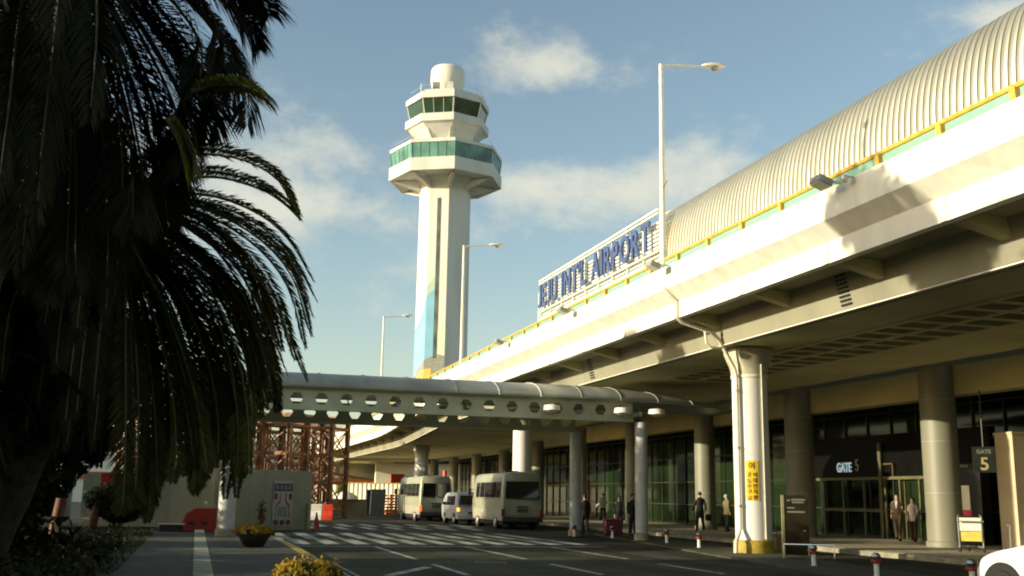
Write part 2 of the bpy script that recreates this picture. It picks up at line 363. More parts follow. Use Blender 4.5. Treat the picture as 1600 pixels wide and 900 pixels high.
# floodlights
for i, (y, lab) in enumerate(((19.2, 'grey floodlight nearest the camera on elevated road parapet'), (28.1, 'grey floodlight on parapet just right of the tall lamp post'), (36.3, 'grey floodlight on parapet below the sign letters'), (45.0, 'small grey floodlight on parapet below the left end of the sign'))):
    t = thing('floodlight', lab, 'floodlight', (12.98, y, 8.3), 'floodlights along the parapet')
    MB().bar((13.0, y, 8.36), (12.62, y, 8.36), .05, .05).build('bracket', STEEL, t)
    a = np.array((-.35, 0, -.94)); b_ = np.array((-.94, 0, .35))
    MB().obox((12.5, y, 8.33), (.16, .42, .36), ax=(a, (0, 1, 0), b_)).build('housing', GREY, t, bevel=.03)
    MB().obox((12.5-.35*.09, y, 8.33-.94*.09), (.012, .36, .30), ax=(a, (0, 1, 0), b_)).build('lens', WPLAS, t)
    if i == 0:
        c = thing('dome_camera', 'small grey dome camera on the parapet beside the nearest floodlight', 'camera', (12.9, 18.75, 8.3))
        MB().bar((13.0, 18.75, 8.36), (12.82, 18.75, 8.36), .04, .04).build('arm', STEEL, c)
        MB().lathe([(.02, 8.40), (.08, 8.37), (.09, 8.30), (.06, 8.23), (.01, 8.21)], 12, (12.78, 18.75, 0)).build('dome', STEEL, c, smooth=True)

# columns carrying the deck
for i, (x, y, lab) in enumerate(((16.0, 28.9, 'sunlit white round column with yellow notice and yellow foot band'), (17.1, 56.3, 'sunlit white round column rising behind the nearer minibus'), (16.6, 81.5, 'white round column with pipes rising behind the farther minibus'))):
    t = thing('deck_column', lab, 'column', (x, y, 0), 'columns under the elevated road'); d = dzat(y)
    MB().lathe([(.53, .05), (.53, 5.25+d), (.54, 5.3+d)], 36, (x, y, 0)).build('shaft', COLW, t, smooth=True)
    cb = MB(); secs = []
    n = 36
    for z, k in ((5.3, 0), (5.55, .25), (5.8, .7), (6.0, 1), (6.115, 1)):
        for j in range(n):
            a = 2*PI*j/n; c_, s_ = math.cos(a), math.sin(a); q = 1/max(abs(c_)/.60, abs(s_)/.50)
            r_ = .54*(1-k)+q*k
            secs.append((x+r_*c_, y+r_*s_, z+d))
    cb.add(secs, [(a*n+j, a*n+(j+1) % n, (a+1)*n+(j+1) % n, (a+1)*n+j) for a in range(4) for j in range(n)]+[tuple(4*n+j for j in range(n))])
    cb.build('capital', CAPC, t, smooth=True, angle=30)
    MB().lathe([(.545, 5.2+d), (.56, 5.22+d), (.56, 5.28+d), (.545, 5.3+d)], 36, (x, y, 0), cap=False).build('collar', PIPE, t, smooth=True)
    MB().lathe([(.60, .04), (.60, .40), (.535, .42)], 36, (x, y, 0), cap=False).build('foot_band', YEL2, t, smooth=True)
    if i != 1: MB().tube([(x+.10, y-.56, 5.6+d), (x+.10, y-.56, .45)], .022, 6).build('conduit', PIPE, t)
# drainpipe down the first column
dp = thing('drainpipe', 'cream drainpipe running from the parapet under the deck down the yellow banded column', 'pipe', (15.3, 28.7, .1))
MB().tube([(12.95, 28.35, 7.78), (13.0, 28.35, 7.66), (13.34, 28.35, 7.33), (13.34, 28.35, 6.86), (13.5, 28.35, 6.74), (14.55, 28.45, 6.50), (14.8, 28.5, 6.30), (15.35, 28.6, 5.45), (15.41, 28.62, 5.2), (15.41, 28.62, .75), (15.33, 28.55, .6), (15.18, 28.45, .38), (15.16, 28.45, .06)], .06, 10).build('pipe_run', PIPE, dp, smooth=True)
cl_ = MB()
for z in (1.4, 3.1, 4.8): cl_.lathe([(.075, z-.03), (.075, z+.03)], 10, (15.41, 28.62, 0))
cl_.build('clamp', STEEL, dp)
MB().tube([(14.3, 28.43, 6.55), (14.33, 28.4, 6.15), (14.5, 28.4, 6.02), (14.85, 28.4, 6.05)], .04, 8).build('branch_pipe', PIPE, dp, smooth=True)

# yellow notice wrapped on the first column
nt_ = thing('column_notice', 'yellow upright notice with black lettering stuck on the sunlit column', 'notice', (15.72, 28.25, 2.1))
ca = math.atan2(-28.9+0.0, -16.0)      # from the column towards the viewer
ca += R(1)
ring = lambda r_, a, z: (16+r_*math.cos(a), 28.9+r_*math.sin(a), z)
nb = MB(); n = 10; w_ = .36
nb.add([ring(.538, ca-w_+2*w_*j/n, z) for z in (1.56, 2.72) for j in range(n+1)], [(j, j+1, n+2+j, n+1+j) for j in range(n)])
nb.build('sheet', mat('notice_yellow', (.85, .55, .02), .5, var=.05), nt_)
nl = MB()
def col_text(ch, size, ang, z):
    P, fs = text_mb(ch, size, .002, .004)
    P[:, 0] -= (P[:, 0].min()+P[:, 0].max())/2; P[:, 2] -= P[:, 2].min()
    W = [ring(.543-p[1], ang+p[0]/.541, z+p[2]) for p in P]; nl.add(W, fs)
col_text('여', .22, ca-.02, 2.47)
for i, chs in enumerate(('곳도수구요', '이대안차량')):
    for j, ch in enumerate(chs): col_text(ch, .15, ca-.16+.31*i, 2.24-.165*j)
nl.build('lettering', mat('notice_ink', (.05, .035, .01), .6), nt_)

# ---------------------------------------------------------------- street lamps on the deck edge
def lamp(y, lab, ztop=14.98, base=8.39):
    d = dzat(y)
    t = thing('street_lamp', lab, 'street lamp', (13.1, y, base+d), 'street lamps along the elevated road')
    MB().box(12.98, 13.24, y-.14, y+.14, base+d, base+.05+d).build('base_plate', STEEL, t)
    MB().tube([(13.1, y, base+.05+d), (13.1, y, ztop)], [.095, .065], 12).build('pole', LAMPW, t, smooth=True)
    MB().tube([(13.1, y, ztop-.06), (13.6, y, ztop+.02), (14.6, y, ztop+.13)], [.045, .04, .035], 8).build('arm', LAMPW, t, smooth=True)
    V = []; n = 12; st = [(0, .05, .05), (.08, .10, .09), (.3, .15, .12), (.55, .16, .12), (.75, .11, .08), (.82, .03, .03)]
    for (sx, w, h) in st:
        for j in range(n):
            a = 2*PI*j/n; V.append((14.52+sx, y+w*math.cos(a), ztop+.13+sx*.1+h*math.sin(a)*(1 if math.sin(a) > 0 else .35)))
    hd = MB(); hd.add(V, [(i*n+j, i*n+(j+1) % n, (i+1)*n+(j+1) % n, (i+1)*n+j) for i in range(5) for j in range(n)]+[tuple(range(n))[::-1], tuple(5*n+j for j in range(n))])
    hd.build('lamp_head', LAMPW, t, smooth=True, angle=60)
    MB().lathe([(.02, -.13), (.10, -.10), (.135, 0)], 14, (14.98, y, ztop+.15)).build('lens', mat('lamp_lens', (.35, .35, .30), .2, var=.05), t, smooth=True)
    if y < 40:
        MB().tube([(13.1, y-.05, 10.9), (13.12, y-.3, 11.1)], .012, 5).build('twig', BARK, t)
lamp(28.7, 'tall single arm street lamp nearest the camera beside the vaulted roof end')
lamp(54.6, 'single arm street lamp standing right beside the control tower')
lamp(80.7, 'smallest and farthest single arm street lamp left of the control tower', 15.2)

# ---------------------------------------------------------------- terminal building
term = thing('terminal_building', 'airport terminal with cream ribbed barrel vault roof and dark glass front', 'building', (27, 30, 0))
ZC = 12.66; VX = 20.5; VA, VB = 1.15, 2.82; VY1 = 46.0
prof = [(VX, 11.6, -1, 0), (VX, 12.2, -1, 0)]
for th in np.linspace(0, PI/2, 18):
    nx, nz_ = -math.cos(th)/VA, math.sin(th)/VB; l = math.hypot(nx, nz_)
    prof.append((VX+VA-VA*math.cos(th), ZC+VB*math.sin(th), nx/l, nz_/l))
for x in np.linspace(VX+VA+1.2, 31, 8): prof.append((x, ZC+VB-.7*((x-VX-VA)/9.4)**2, .1, .995))
prof = np.array(prof); na = len(prof)
seam = []          # (y, offset, material) across one sheet
ys = []; off = []; nr = int((VY1-4)/.3)
for i in range(nr):
    y = 4+.3*i
    for t, o_ in ((0, -.075), (.055, -.075), (.06, .0), (.10, .014), (.17, .02), (.24, .014), (.295, .0)): ys.append(y+t); off.append(o_)
ys.append(VY1); off.append(0)
V = [(p[0]+p[2]*o_, y, p[1]+p[3]*o_) for y, o_ in zip(ys, off) for p in prof]
vb = MB(); f0 = []; f1 = []
for i in range(len(ys)-1):
    for j in range(na-1): (f1 if i % 7 == 0 else f0).append((i*na+j, i*na+j+1, (i+1)*na+j+1, (i+1)*na+j))
vb.add(V, f0); nfl = len(f0); vb.f += f1; vb.mi += [1]*len(f1)
vb.build('vault_roof', [VAULT, mat('seam_gap', (.10, .09, .06), .8)], term, smooth=True, angle=50)
em = MB(); em.add([(p[0]+.02, VY1-.02, p[1]-.02) for p in prof]+[(31, VY1-.02, 11.6)], [tuple(range(na+1))]); em.build('gable_end', GREY, term)
MB().tube([(p[0]-.02, VY1+.06, p[1]+.02) for p in prof], .08, 6).build('gable_trim', PIPE, term, smooth=True)
MB().box(20.62, 20.9, 4, VY1-.03, 7.86, 11.9).build('vault_base_wall', PARAPET, term)
MB().box(20.6, 60, 46.1, 64, 7.86, 11.6).build('upper_storey', FARW, term)
MB().box(23.7, 60, 64.1, 112, 7.0, 10.2).build('rear_wing', FARW, term)
MB().box(30.0, 60, 4, 45.9, 7.86, 11.55).build('upper_hall', FARW, term)
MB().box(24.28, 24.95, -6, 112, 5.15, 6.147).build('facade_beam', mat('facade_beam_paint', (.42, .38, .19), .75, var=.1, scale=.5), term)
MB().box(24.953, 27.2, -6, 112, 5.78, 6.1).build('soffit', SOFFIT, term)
MB().box(27.0, 27.06, 10, 112, .16, 5.77).build('glass_wall', DGLASS, term)
mm = MB()
y = 10.0
while y < 112: mm.box(26.93, 26.998, y-.03, y+.03, .15, 5.77); y += 1.6
for z in (.2, 1.3, 2.55, 3.9, 5.2): mm.box(26.95, 26.997, 10, 112, z-.03, z+.03)
mm.build('mullions', MULL, term)
MB().box(26.86, 26.92, 31.5, 44.5, 2.62, 4.3).build('fascia_panel', mat('fascia_black_glass', (.005, .005, .004), .4, var=.2, spec=.08), term)
# gate 5 entrance frames
for y in (42.0, 40.5, 39.0, 37.55, 36.6, 35.4, 34.3, 33.0): MB().box(26.78, 26.86, y-.04, y+.04, .15, 2.475).build('entrance_jamb', FRAMEL, term)
MB().box(26.76, 26.87, 32.6, 42.5, 2.48, 2.60).build('entrance_head', FRAMEL, term)
MB().box(26.75, 26.777, 37.6, 42, 1.18, 1.27).build('push_rail', FRAMEL, term); MB().box(26.75, 26.777, 33, 36.4, 1.2, 1.27).build('push_rail', FRAMEL, term)
MB().box(26.70, 26.78, 37.65, 37.83, .15, 3.95).build('entrance_post', FRAMEL, term)
hf = MB()
for a, b in (((26.74, 36.9, 3.1), (26.74, 36.9, 2.6)), ((26.74, 37.5, 3.1), (26.74, 36.9, 3.1)), ((26.74, 36.2, .16), (26.74, 36.2, 2.4))): hf.bar(a, b, .06, .06)
hf.build('inner_frame', mat('brown_frame', (.10, .075, .03), .5), term)
gl = MB(); xw = put_text(gl, 'GATE', .56, .04, (26.82, 40.95, 2.84), (0, -1), .012, xs=.78)
gl.build('gate_letters', mat('gate_letter_white', (.7, .8, .85), .4, emit=(.55, .75, .85), estr=.28), term)
g5 = MB(); put_text(g5, '5', .72, .04, (26.82, 39.58, 2.86), (0, -1), .006, xs=.8)
g5.build('gate_number', mat('gate_number_gold', (.45, .40, .22), .4), term)
# fin wall beside the entrance with its advert
fw = thing('fin_wall', 'beige wall end standing out from the terminal front at the right edge', 'wall', (25.2, 28.9, .15))
MB().box(25.2, 32, 28.5, 29.3, .15, 3.80).build('wall_body', BEIGE, fw, bevel=.01)
MB().box(25.17, 26.9, 28.47, 29.33, 3.802, 3.88).build('coping', BEIGE, fw)
ad = thing('advert_column', 'dark advert stand with red and white poster behind the thick round column', 'advert', (26.4, 32.2, .15))
MB().box(26.2, 26.6, 31.3, 32.7, .15, 2.75).build('cabinet', DARK, ad)
MB().box(26.17, 26.198, 31.85, 32.3, 1.35, 2.2).build('poster_white', WPLAS, ad)
MB().box(26.165, 26.198, 31.8, 32.35, 1.15, 1.345).build('poster_red', mat('poster_pink_red', (.7, .06, .10), .4), ad)
MB().box(26.165, 26.198, 31.3, 32.6, .62, .82).build('label_strip', mat('strip_pink', (.7, .5, .42), .5), ad)
wl = thing('wall_lettering', 'pale two line wall lettering left of the hanging gate sign', 'sign', (26.88, 32, 2.9))
MB().box(26.80, 26.85, 31.4, 33.3, 2.68, 3.0).build('board', DARK, wl)
lt = MB(); put_text(lt, 'ARRIVAL', .16, .01, (26.79, 33.2, 2.86), (0, -1)); lt.box(26.785, 26.798, 31.5, 33.25, 2.72, 2.76); lt.build('lettering', mat('pale_ink', (.5, .48, .3), .6), wl)
hs = thing('hanging_gate_sign', 'black hanging sign reading GATE 5 in front of the beige wall', 'sign', (23.8, 28.2, 2.5))
MB().bar((23.55, 28.2, 2.52), (24.12, 27.9, 2.52), .001, .001) if False else None
sx = np.array((.85, -.53, 0)); sx /= np.linalg.norm(sx)
MB().obox((23.8, 28.2, 2.94), (.66, .10, .80), ax=(sx, (-sx[1], sx[0], 0), (0, 0, 1))).build('panel', DARK, hs)
q = MB(); put_text(q, 'GATE', .17, .01, np.array((23.8, 28.2, 3.13))+.055*np.array((sx[1], -sx[0], 0)), sx, .003, center=True); q.build('word', mat('sign_grey_ink', (.20, .21, .16), .6), hs)
q = MB(); put_text(q, '5', .56, .01, np.array((23.8, 28.2, 2.62))+.055*np.array((sx[1], -sx[0], 0)), sx, .008, center=True); q.build('number', mat('sign_gold_ink', (.38, .33, .13), .6), hs)
MB().tube([(23.8, 28.2, 3.34), (23.8, 28.2, 5.14)], .025, 8).build('hanger', DARK, hs)

# row of round facade columns
wl_ = {30.5: 'grey clad round column right of the gate entrance', 39.3: 'grey clad round column left of the GATE 5 lettering', 48.0: 'dark brown round column behind the person in a long dark coat', 57.0: 'slim grey column seen just left of the canopy front pillar', 66.0: 'round facade column with one narrow sunlit strip', 75.0: 'round facade column just right of the nearer minibus', 84.0: 'round facade column left of the sunlit column behind the nearer minibus', 93.0: 'round facade column above the gap between the minibuses', 102.0: 'round facade column beyond the gap between the minibuses', 111.0: 'farthest round facade column above the farther minibus'}
for y, lab in wl_.items():
    t = thing('facade_column', lab, 'column', (24, y, .15), 'columns along the terminal front')
    r_ = .58 if y < 45 else (.5 if y < 50 else .46)
    MB().lathe([(r_, .15), (r_, 6.147+dzat(y))], 32, (24, y, 0)).build('shaft', COLG, t, smooth=True)
    j = MB()
    for z in (1.9, 3.6, 5.0): j.lathe([(r_+.004, z-.012), (r_+.004, z+.012)], 32, (24, y, 0), cap=False)
    j.build('panel_joint', GREY, t, smooth=True)
    MB().lathe([(r_+.04, .151), (r_+.04, .32), (r_+.004, .34)], 32, (24, y, 0), cap=False).build('foot_ring', COLG, t, smooth=True)

# big roof sign
sg = thing('airport_sign', 'white slatted roof sign with blue letters reading JEJU INT\'L AIRPORT', 'sign', (20, 54, 11.6))
for z, h in ((15.05, .10), (14.86, .07)): MB().box(20.05, 20.15, 44.5, 62.9, z-h/2, z+h/2).build('top_bar', WHITE, sg)
for k in range(10): MB().box(20.30, 20.40, 44.5, 62.9, 14.53-.2*k-.05, 14.53-.2*k+.05).build('slat', WHITE, sg)
for k in range(10):
    y = 44.5+18.4*k/9
    MB().box(20.16, 20.26, y-.05, y+.05, 11.6, 15.10).build('frame_post', WHITE, sg)
MB().box(20.06, 20.155, 44.5, 62.9, 13.0, 13.08).build('letter_rail', WHITE, sg)
MB().box(20.10, 20.35, 44.5, 62.9, 12.25, 12.6).build('base_rail', WHITE, sg)
MB().tube([(20.2, 63.0, 14.8-.2), (20.2, 63.25, 14.3), (20.2, 63.3, 13.5), (20.2, 63.3, 11.6)], .05, 8).build('side_pipe', WHITE, sg, smooth=True)
TXT = "JEJU INT'L AIRPORT"
x = 0.0; tot = []
for ch in TXT:
    if ch == ' ': x += .75; continue
    P, fs = text_mb(ch, 1.92, .10, .05)
    P[:, 0] -= P[:, 0].min(); capz = 1.40
    if ch == 'J': P[:, 0] *= .70/P[:, 0].max(); P[:, 2] = (P[:, 2]-P[:, 2].min())*capz/(P[:, 2].max()-P[:, 2].min())
    w = P[:, 0].max(); tot.append((P, fs, x)); x += w+(.24 if ch != "'" else .12)
sclx = 17.6/x
for P, fs, px in tot:
    W = np.stack([20.0+P[:, 1]-.05, 62.6-(px+P[:, 0])*sclx, 13.27+P[:, 2]], 1)
    MB().add(W, fs).build('letter', SIGNB, sg)

# ---------------------------------------------------------------- control tower
TD = 170.0
tc_ = at(692, 440, TD); TX, TY = tc_[0], tc_[1]
tower = thing('control_tower', 'tall white octagonal airport control tower with green glass cabs and radome', 'control tower', (TX, TY, 0))
M_ = 174.5/F
DH = math.hypot(TX, TY)
toward = math.atan2(-TY, -TX)
a0 = toward+R(8)               # one vertex a little right of the line to the viewer
def oct_(mb, prof): return mb.lathe(prof, 8, (TX, TY, 0), a0)
rs = 39.5*M_; rl = 88*M_; ru = 66*M_
def Zc(v, rp):
    d = ray(692, v); return CH+d[2]*(DH-rp*M_)/math.hypot(d[0], d[1])
z_sh = Zc(283, 39); z_lb = Zc(259, 88); z_lw = Zc(242, 88); z_lt = Zc(219.5, 84); z_lr = Zc(213, 88)
z_n = Zc(208, 45); z_ub = Zc(184, 64); z_uw = Zc(174, 64); z_ut = Zc(150, 62); z_ur = Zc(138, 65)
oct_(MB(), [(rs*1.02, 0), (rs, z_sh)]).build('shaft', TOWERW, tower)
oct_(MB(), [(rs, z_sh+.003), (rs*1.25, z_sh+1.0), (rl*.985, z_lb-.35), (rl, z_lb-.3), (rl, z_lw)]).build('lower_cab_base', TOWERW, tower)
oct_(MB(), [(rl*.96, z_lw+.003), (rl*.985, z_lt)]).build('lower_cab_glass', TGLASS, tower)
oct_(MB(), [(rl*1.0, z_lt+.003), (rl*1.0, z_lr), (rl*.9, z_lr+.35)]).build('lower_cab_roof', TOWERW, tower)
oct_(MB(), [(42*M_, z_lr+.2), (40*M_, z_ub-2.3), (62*M_, z_ub-.25), (ru, z_ub-.2), (ru, z_uw)]).build('upper_cab_base', TOWERW, tower)
oct_(MB(), [(57*M_, z_uw+.003), (63*M_, z_ut)]).build('upper_cab_glass', TGLASSD, tower)
oct_(MB(), [(66*M_, z_ut+.003), (66*M_, z_ur-.2), (58*M_, z_ur+.5)]).build('upper_cab_roof', TOWERW, tower)
def face_pts(r_, k, t, z):
    a = a0+k*PI/4; b = a+PI/4
    p = np.array((math.cos(a), math.sin(a)))*(1-t)+np.array((math.cos(b), math.sin(b)))*t
    return np.array((TX+r_*p[0], TY+r_*p[1], z))
MGRN = mat('tower_mullion', (.25, .40, .32), .5)
for k in range(8):
    for t in (.0, .2, .4, .6, .8):
        w = .09 if t == 0 else .045
        MB().bar(face_pts(rl*.965, k, t, z_lw), face_pts(rl*.99, k, t, z_lt), w*1.4, w*1.4).build('lower_mullion', MGRN, tower)
    for t in ((0, .333, .667) if (math.degrees(a0+k*PI/4+PI/8-toward)+180) % 360-180 in range(-17, 0) or -17 < (math.degrees(a0+k*PI/4+PI/8-toward)+180) % 360-180 < 0 else (0,)):
        w = .11 if t == 0 else .05
        MB().bar(face_pts(57.4*M_, k, t, z_uw), face_pts(63.4*M_, k, t, z_ut), w*1.6, w*1.6).build('upper_mullion', WHITE, tower)
for k in range(8):
    c_, s_ = math.cos(a0+k*PI/4), math.sin(a0+k*PI/4)
    for (r1, z1, r2, z2) in ((rs*1.0, z_sh-1.0, rl*.9, z_lb-.55), (40*M_, z_ub-2.9, 58*M_, z_ub-.4)):
        n_ = np.array((-s_, c_, 0))*.3
        P = [np.array((TX+c_*r1*.99, TY+s_*r1*.99, z1))-n_, np.array((TX+c_*r2, TY+s_*r2, z2))-n_, np.array((TX+c_*r1*.99, TY+s_*r1*.99, z2+.2))-n_]
        MB().prism(P, n_*2).build('cab_bracket', TOWERW, tower)
for z, r_ in ((z_ur+1.2, 60*M_), (z_lr+1.0, rl*.93)):
    rw = MB(); pts = [face_pts(r_, k, 0, z) for k in range(9)]
    for a, b in zip(pts, pts[1:]): rw.bar(a, b, .035, .035)
    for k in range(8):
        for t in (0, .5): rw.bar(face_pts(r_, k, t, z-1.0), face_pts(r_, k, t, z), .05, .05)
    rw.build('roof_railing', STEEL, tower)
zr0 = Zc(140, 24); zr1 = Zc(106, 0)
rc = (TX-.15*math.cos(toward+PI/2), TY-.15*math.sin(toward+PI/2))
rdm = 27*M_
MB().lathe([(rdm*.50, zr0-1.0), (rdm*.60, zr0-.1), (rdm*.82, zr0+.7), (rdm*.95, zr0+1.5), (rdm, zr0+2.3), (rdm*.985, zr1-.75), (rdm*.9, zr1-.3), (rdm*.62, zr1-.02), (rdm*.2, zr1+.1), (rdm*.02, zr1+.12)], 32, (rc[0], rc[1], 0)).build('radome', WHITE, tower, smooth=True, angle=50)
MB().lathe([(.5, zr1), (.4, zr1+.5), (.1, zr1+.6)], 12, (rc[0], rc[1], 0)).build('radome_cap', WHITE, tower, smooth=True)
bx = (TX+4*math.cos(toward)+.1, TY+4*math.sin(toward), Zc(134, 40)); MB().obox(bx, (1.4, 1.3, 1.2), toward).build('plant_box', WHITE, tower)
bx = (TX+4*math.cos(toward)-1.9, TY+4*math.sin(toward)+.5, Zc(135, 40)); MB().obox(bx, (2.0, 1.2, .9), toward).build('roof_unit', GREY, tower)
for (u, v0, v1, r_) in ((671, 103, 140, .10), (649, 132, 150, .06), (737, 128, 152, .06), (746, 141, 158, .09)):
    ox = (u-692)*M_; px_, py_ = TX+ox*math.cos(toward+PI/2), TY+ox*math.sin(toward+PI/2)
    MB().tube([(px_, py_, Zc(v1, 0)), (px_, py_, Zc(v0, 0))], r_, 6).build('antenna', WHITE, tower)
# slit window and painted mural on the shaft
def on_face(k, t, z, pr=.02):
    p = face_pts(rs*1.0+(rs*.02)*(1-z/z_sh), k, t, z); m2 = a0+k*PI/4+PI/8
    return p+pr*np.array((math.cos(m2), math.sin(m2), 0))
kf = 7      # face left of the front vertex
ks = None
for k in range(8):
    m2 = a0+k*PI/4+PI/8; d = (math.degrees(m2-toward)+180) % 360-180
    if abs(d+14.5) < 3: kf = k
def patch(k, poly, m, name, pr):
    c = np.array([on_face(k, t, z, pr) for t, z in poly]); m2 = a0+k*PI/4+PI/8
    MB().prism(c, np.array((math.cos(m2), math.sin(m2), 0))*-.015).build(name, m, tower)
kl = (kf-1) % 8
zs0, zs1 = Zc(560, 39), Zc(308, 39)
TBLUE = mat('mural_blue', (.21, .46, .60), .7, var=.08, scale=.3); TGRN = mat('mural_green', (.45, .58, .46), .7, var=.08, scale=.3)
TGRY = mat('mural_grey', (.27, .27, .23), .7, var=.1); TYEL = mat('mural_yellow', (.75, .52, .10), .7, var=.08)
patch(kl, [(0, 2), (1, 2), (1, Zc(462, 39)), (.55, Zc(492, 39)), (0, Zc(512, 39))], TBLUE, 'mural_sea', .02)
patch(kf, [(0, 2), (.42, 2), (.42, Zc(450, 39)), (0, Zc(462, 39))], TBLUE, 'mural_sea', .02)
patch(kf, [(0, Zc(461, 39)), (.42, Zc(449, 39)), (.42, Zc(430, 39)), (0, Zc(448, 39))], TGRN, 'mural_crest', .022)
patch(kf, [(.46, 2), (1, 2), (1, Zc(500, 39)), (.46, Zc(520, 39))], mat('mural_pale', (.62, .70, .50), .7, var=.06, scale=.3), 'mural_mist', .02)
patch(kf, [(0, 2), (1, 2), (1, Zc(556, 39)), (.6, Zc(553, 39)), (0, Zc(562, 39))], TGRY, 'mural_rock', .05)
patch(kl, [(0, 2), (1, 2), (1, Zc(562, 39)), (.5, Zc(572, 39)), (0, Zc(590, 39))], TGRY, 'mural_rock', .05)
patch(kl, [(.1, 2), (1, 2), (1, Zc(577, 39)), (.6, Zc(580, 39)), (.1, Zc(596, 39))], TYEL, 'mural_field', .08)
patch(kf, [(0, 2), (.35, 2), (.35, Zc(575, 39)), (0, Zc(577, 39))], TYEL, 'mural_field', .08)
SLIT = mat('slit_glass', (.10, .12, .09), .3, var=.3, scale=.5)
patch(kf, [(.42, zs0), (.60, zs0), (.60, zs1), (.42, zs1)], SLIT, 'slit_window', .06)

# ---------------------------------------------------------------- covered walkway canopy across the road
can = thing('walkway_canopy', 'grey curved sheet canopy on white pillars spanning the pedestrian crossing', 'canopy', (9, 39.5, 0))
xs = np.linspace(-6, 20.9, 68); n = 14; V = []
for x in xs:
    k = max(0, (x-13.5)/7.4); hh = .68*(1-k**2.0)+.02; hw = 2.3*(1-.55*k**2.2)
    zc = 5.2-.12*k**2
    for j in range(n+1):
        a = PI*j/n; V.append((x, 39.5-hw*math.cos(a), zc+hh*math.sin(a)))
nn = n+1
rf = MB().add(V, [(i*nn+j, (i+1)*nn+j, (i+1)*nn+j+1, i*nn+j+1) for i in range(len(xs)-1) for j in range(n)]).build('roof_sheet', CANOPY, can, smooth=True)
sm = rf.modifiers.new('thickness', 'SOLIDIFY'); sm.thickness = .03
for i in range(0, 17):
    x = -5.6+1.6*i
    k = max(0, (x-13.5)/7.4)
    if k >= .98: continue
    hh = .68*(1-k**2)+.02; hw = 2.3*(1-.55*k**2.2); zc = 5.2-.12*k**2
    MB().tube([(x, 39.5-hw*math.cos(PI*j/14), zc+.012+hh*math.sin(PI*j/14)) for j in range(15)], .018, 5).build('roof_rib', LAMPW if i in (10, 11) else CANOPY, can, smooth=True)  # two ribs get a paler paint so they look sunlit
def hex_girder(yc, name, x0=-6.0, x1=16.4, z0=4.36, z1=5.14):
    m_ = MB(); cw = .87; nx = int((x1-x0)/cw); th = .05; r_ = .23; zc = (z0+z1)/2
    for i in range(nx):
        a, b = x0+i*cw, x0+(i+1)*cw; xc = (a+b)/2
        inner = [(xc+r_*math.cos(PI/3*q), zc+r_*.98*math.sin(PI/3*q)) for q in range(6)]
        outer = [(b, zc), (xc+cw*.28, z1), (xc-cw*.28, z1), (a, zc), (xc-cw*.28, z0), (xc+cw*.28, z0)]
        for yy, fl in ((yc-th/2, 0), (yc+th/2, 1)):
            v = [(p[0], yy, p[1]) for p in inner+outer]+[(b, yy, z1), (a, yy, z1), (a, yy, z0), (b, yy, z0)]
            fs = [(q, 6+q, 6+(q+1) % 6, (q+1) % 6) for q in range(6)]+[(6, 12, 7), (9, 8, 13), (9, 14, 10), (6, 11, 15)]
            if fl: fs = [f_[::-1] for f_ in fs]
            m_.add(v, fs)
        v = [(p[0], yy, p[1]) for yy in (yc-th/2, yc+th/2) for p in inner]
        m_.add(v, [(q, (q+1) % 6, 6+(q+1) % 6, 6+q) for q in range(6)])
    xe = x0+nx*cw
    m_.box(x0, xe, yc-.12, yc+.12, z0-.10, z0); m_.box(x0, xe, yc-.10, yc+.10, z1, z1+.06)
    m_.build(name, CANST, can)
hex_girder(37.5, 'front_girder', z0=4.52, z1=5.14); hex_girder(41.5, 'rear_girder', x1=15.2, z0=4.32, z1=4.98)
for i in range(10):
    x = -5+2.35*i
    MB().box(x-.05, x+.05, 37.63, 41.37, 4.66, 4.84).build('cross_beam', CANST, can)
    MB().tube([(x, 37.6, 4.6), (x+.6, 39.5, 5.66), (x+1.1, 41.4, 4.9)], .03, 5).build('brace', CANST, can)
for (x, y, r_) in ((16.1, 37.5, .24), (14.9, 41.5, .24), (1.03, 37.5, .29), (-4.5, 41.5, .25), (-4.8, 37.5, .25)):
    zb = .05 if x > 12 else .12
    MB().lathe([(r_, zb), (r_, 4.415 if y < 40 else 4.215)], 24, (x, y, 0)).build('pillar', CANPIL, can, smooth=True)
    MB().lathe([(r_+.05, zb), (r_+.05, zb+.22), (r_+.002, zb+.25)], 24, (x, y, 0), cap=False).build('pillar_foot', KERB, can, smooth=True)
for i, x in enumerate((12.4, 15.2, 16.6)):
    MB().lathe([(.02, 4.95), (.30, 4.9), (.33, 4.72), (.12, 4.62)], 12, (x, 37.15, 0)).build('canopy_lamp', WPLAS, can, smooth=True)

# ---------------------------------------------------------------- hoarding, shoring, far background
hw_ = thing('site_hoarding', 'grey green temporary hoarding wall around the building site', 'hoarding', (2, 47, 0))
def wallseg(a, b, h, name='panel'):
    a = np.array(a); b = np.array(b); L_ = np.linalg.norm(b-a); k = max(1, int(L_/1.25)); u_ = (b-a)/L_
    ang = math.atan2(u_[1], u_[0])
    for i in range(k):
        c = a+(b-a)*(i+.5)/k
        MB().obox((c[0], c[1], h/2), (L_/k-.012, .06, h), ang).build(name, HOARD, hw_)
wallseg((-4.5, 47.6), (-1.0, 47.0), 2.25); wallseg((-1.0, 46.95), (.75, 45.3), 2.55); wallseg((.8, 46.4), (4.95, 48.6), 2.55)
pn = thing('hoarding_poster', 'framed white poster with dark header and symmetrical outline on the hoarding', 'poster', (3.9, 47.9, .1))
u_ = np.array((4.15, 2.2, 0)); u_ /= np.linalg.norm(u_); nv = np.array((u_[1], -u_[0], 0))
pc = np.array((3.62, 47.90, 0))+nv*.06
def pbox(m_, x0, x1, z0, z1, pr): m_.obox(pc+u_*(x0+x1)/2+nv*pr+np.array((0, 0, (z0+z1)/2)), (abs(x1-x0), .02, z1-z0), math.atan2(u_[1], u_[0]))
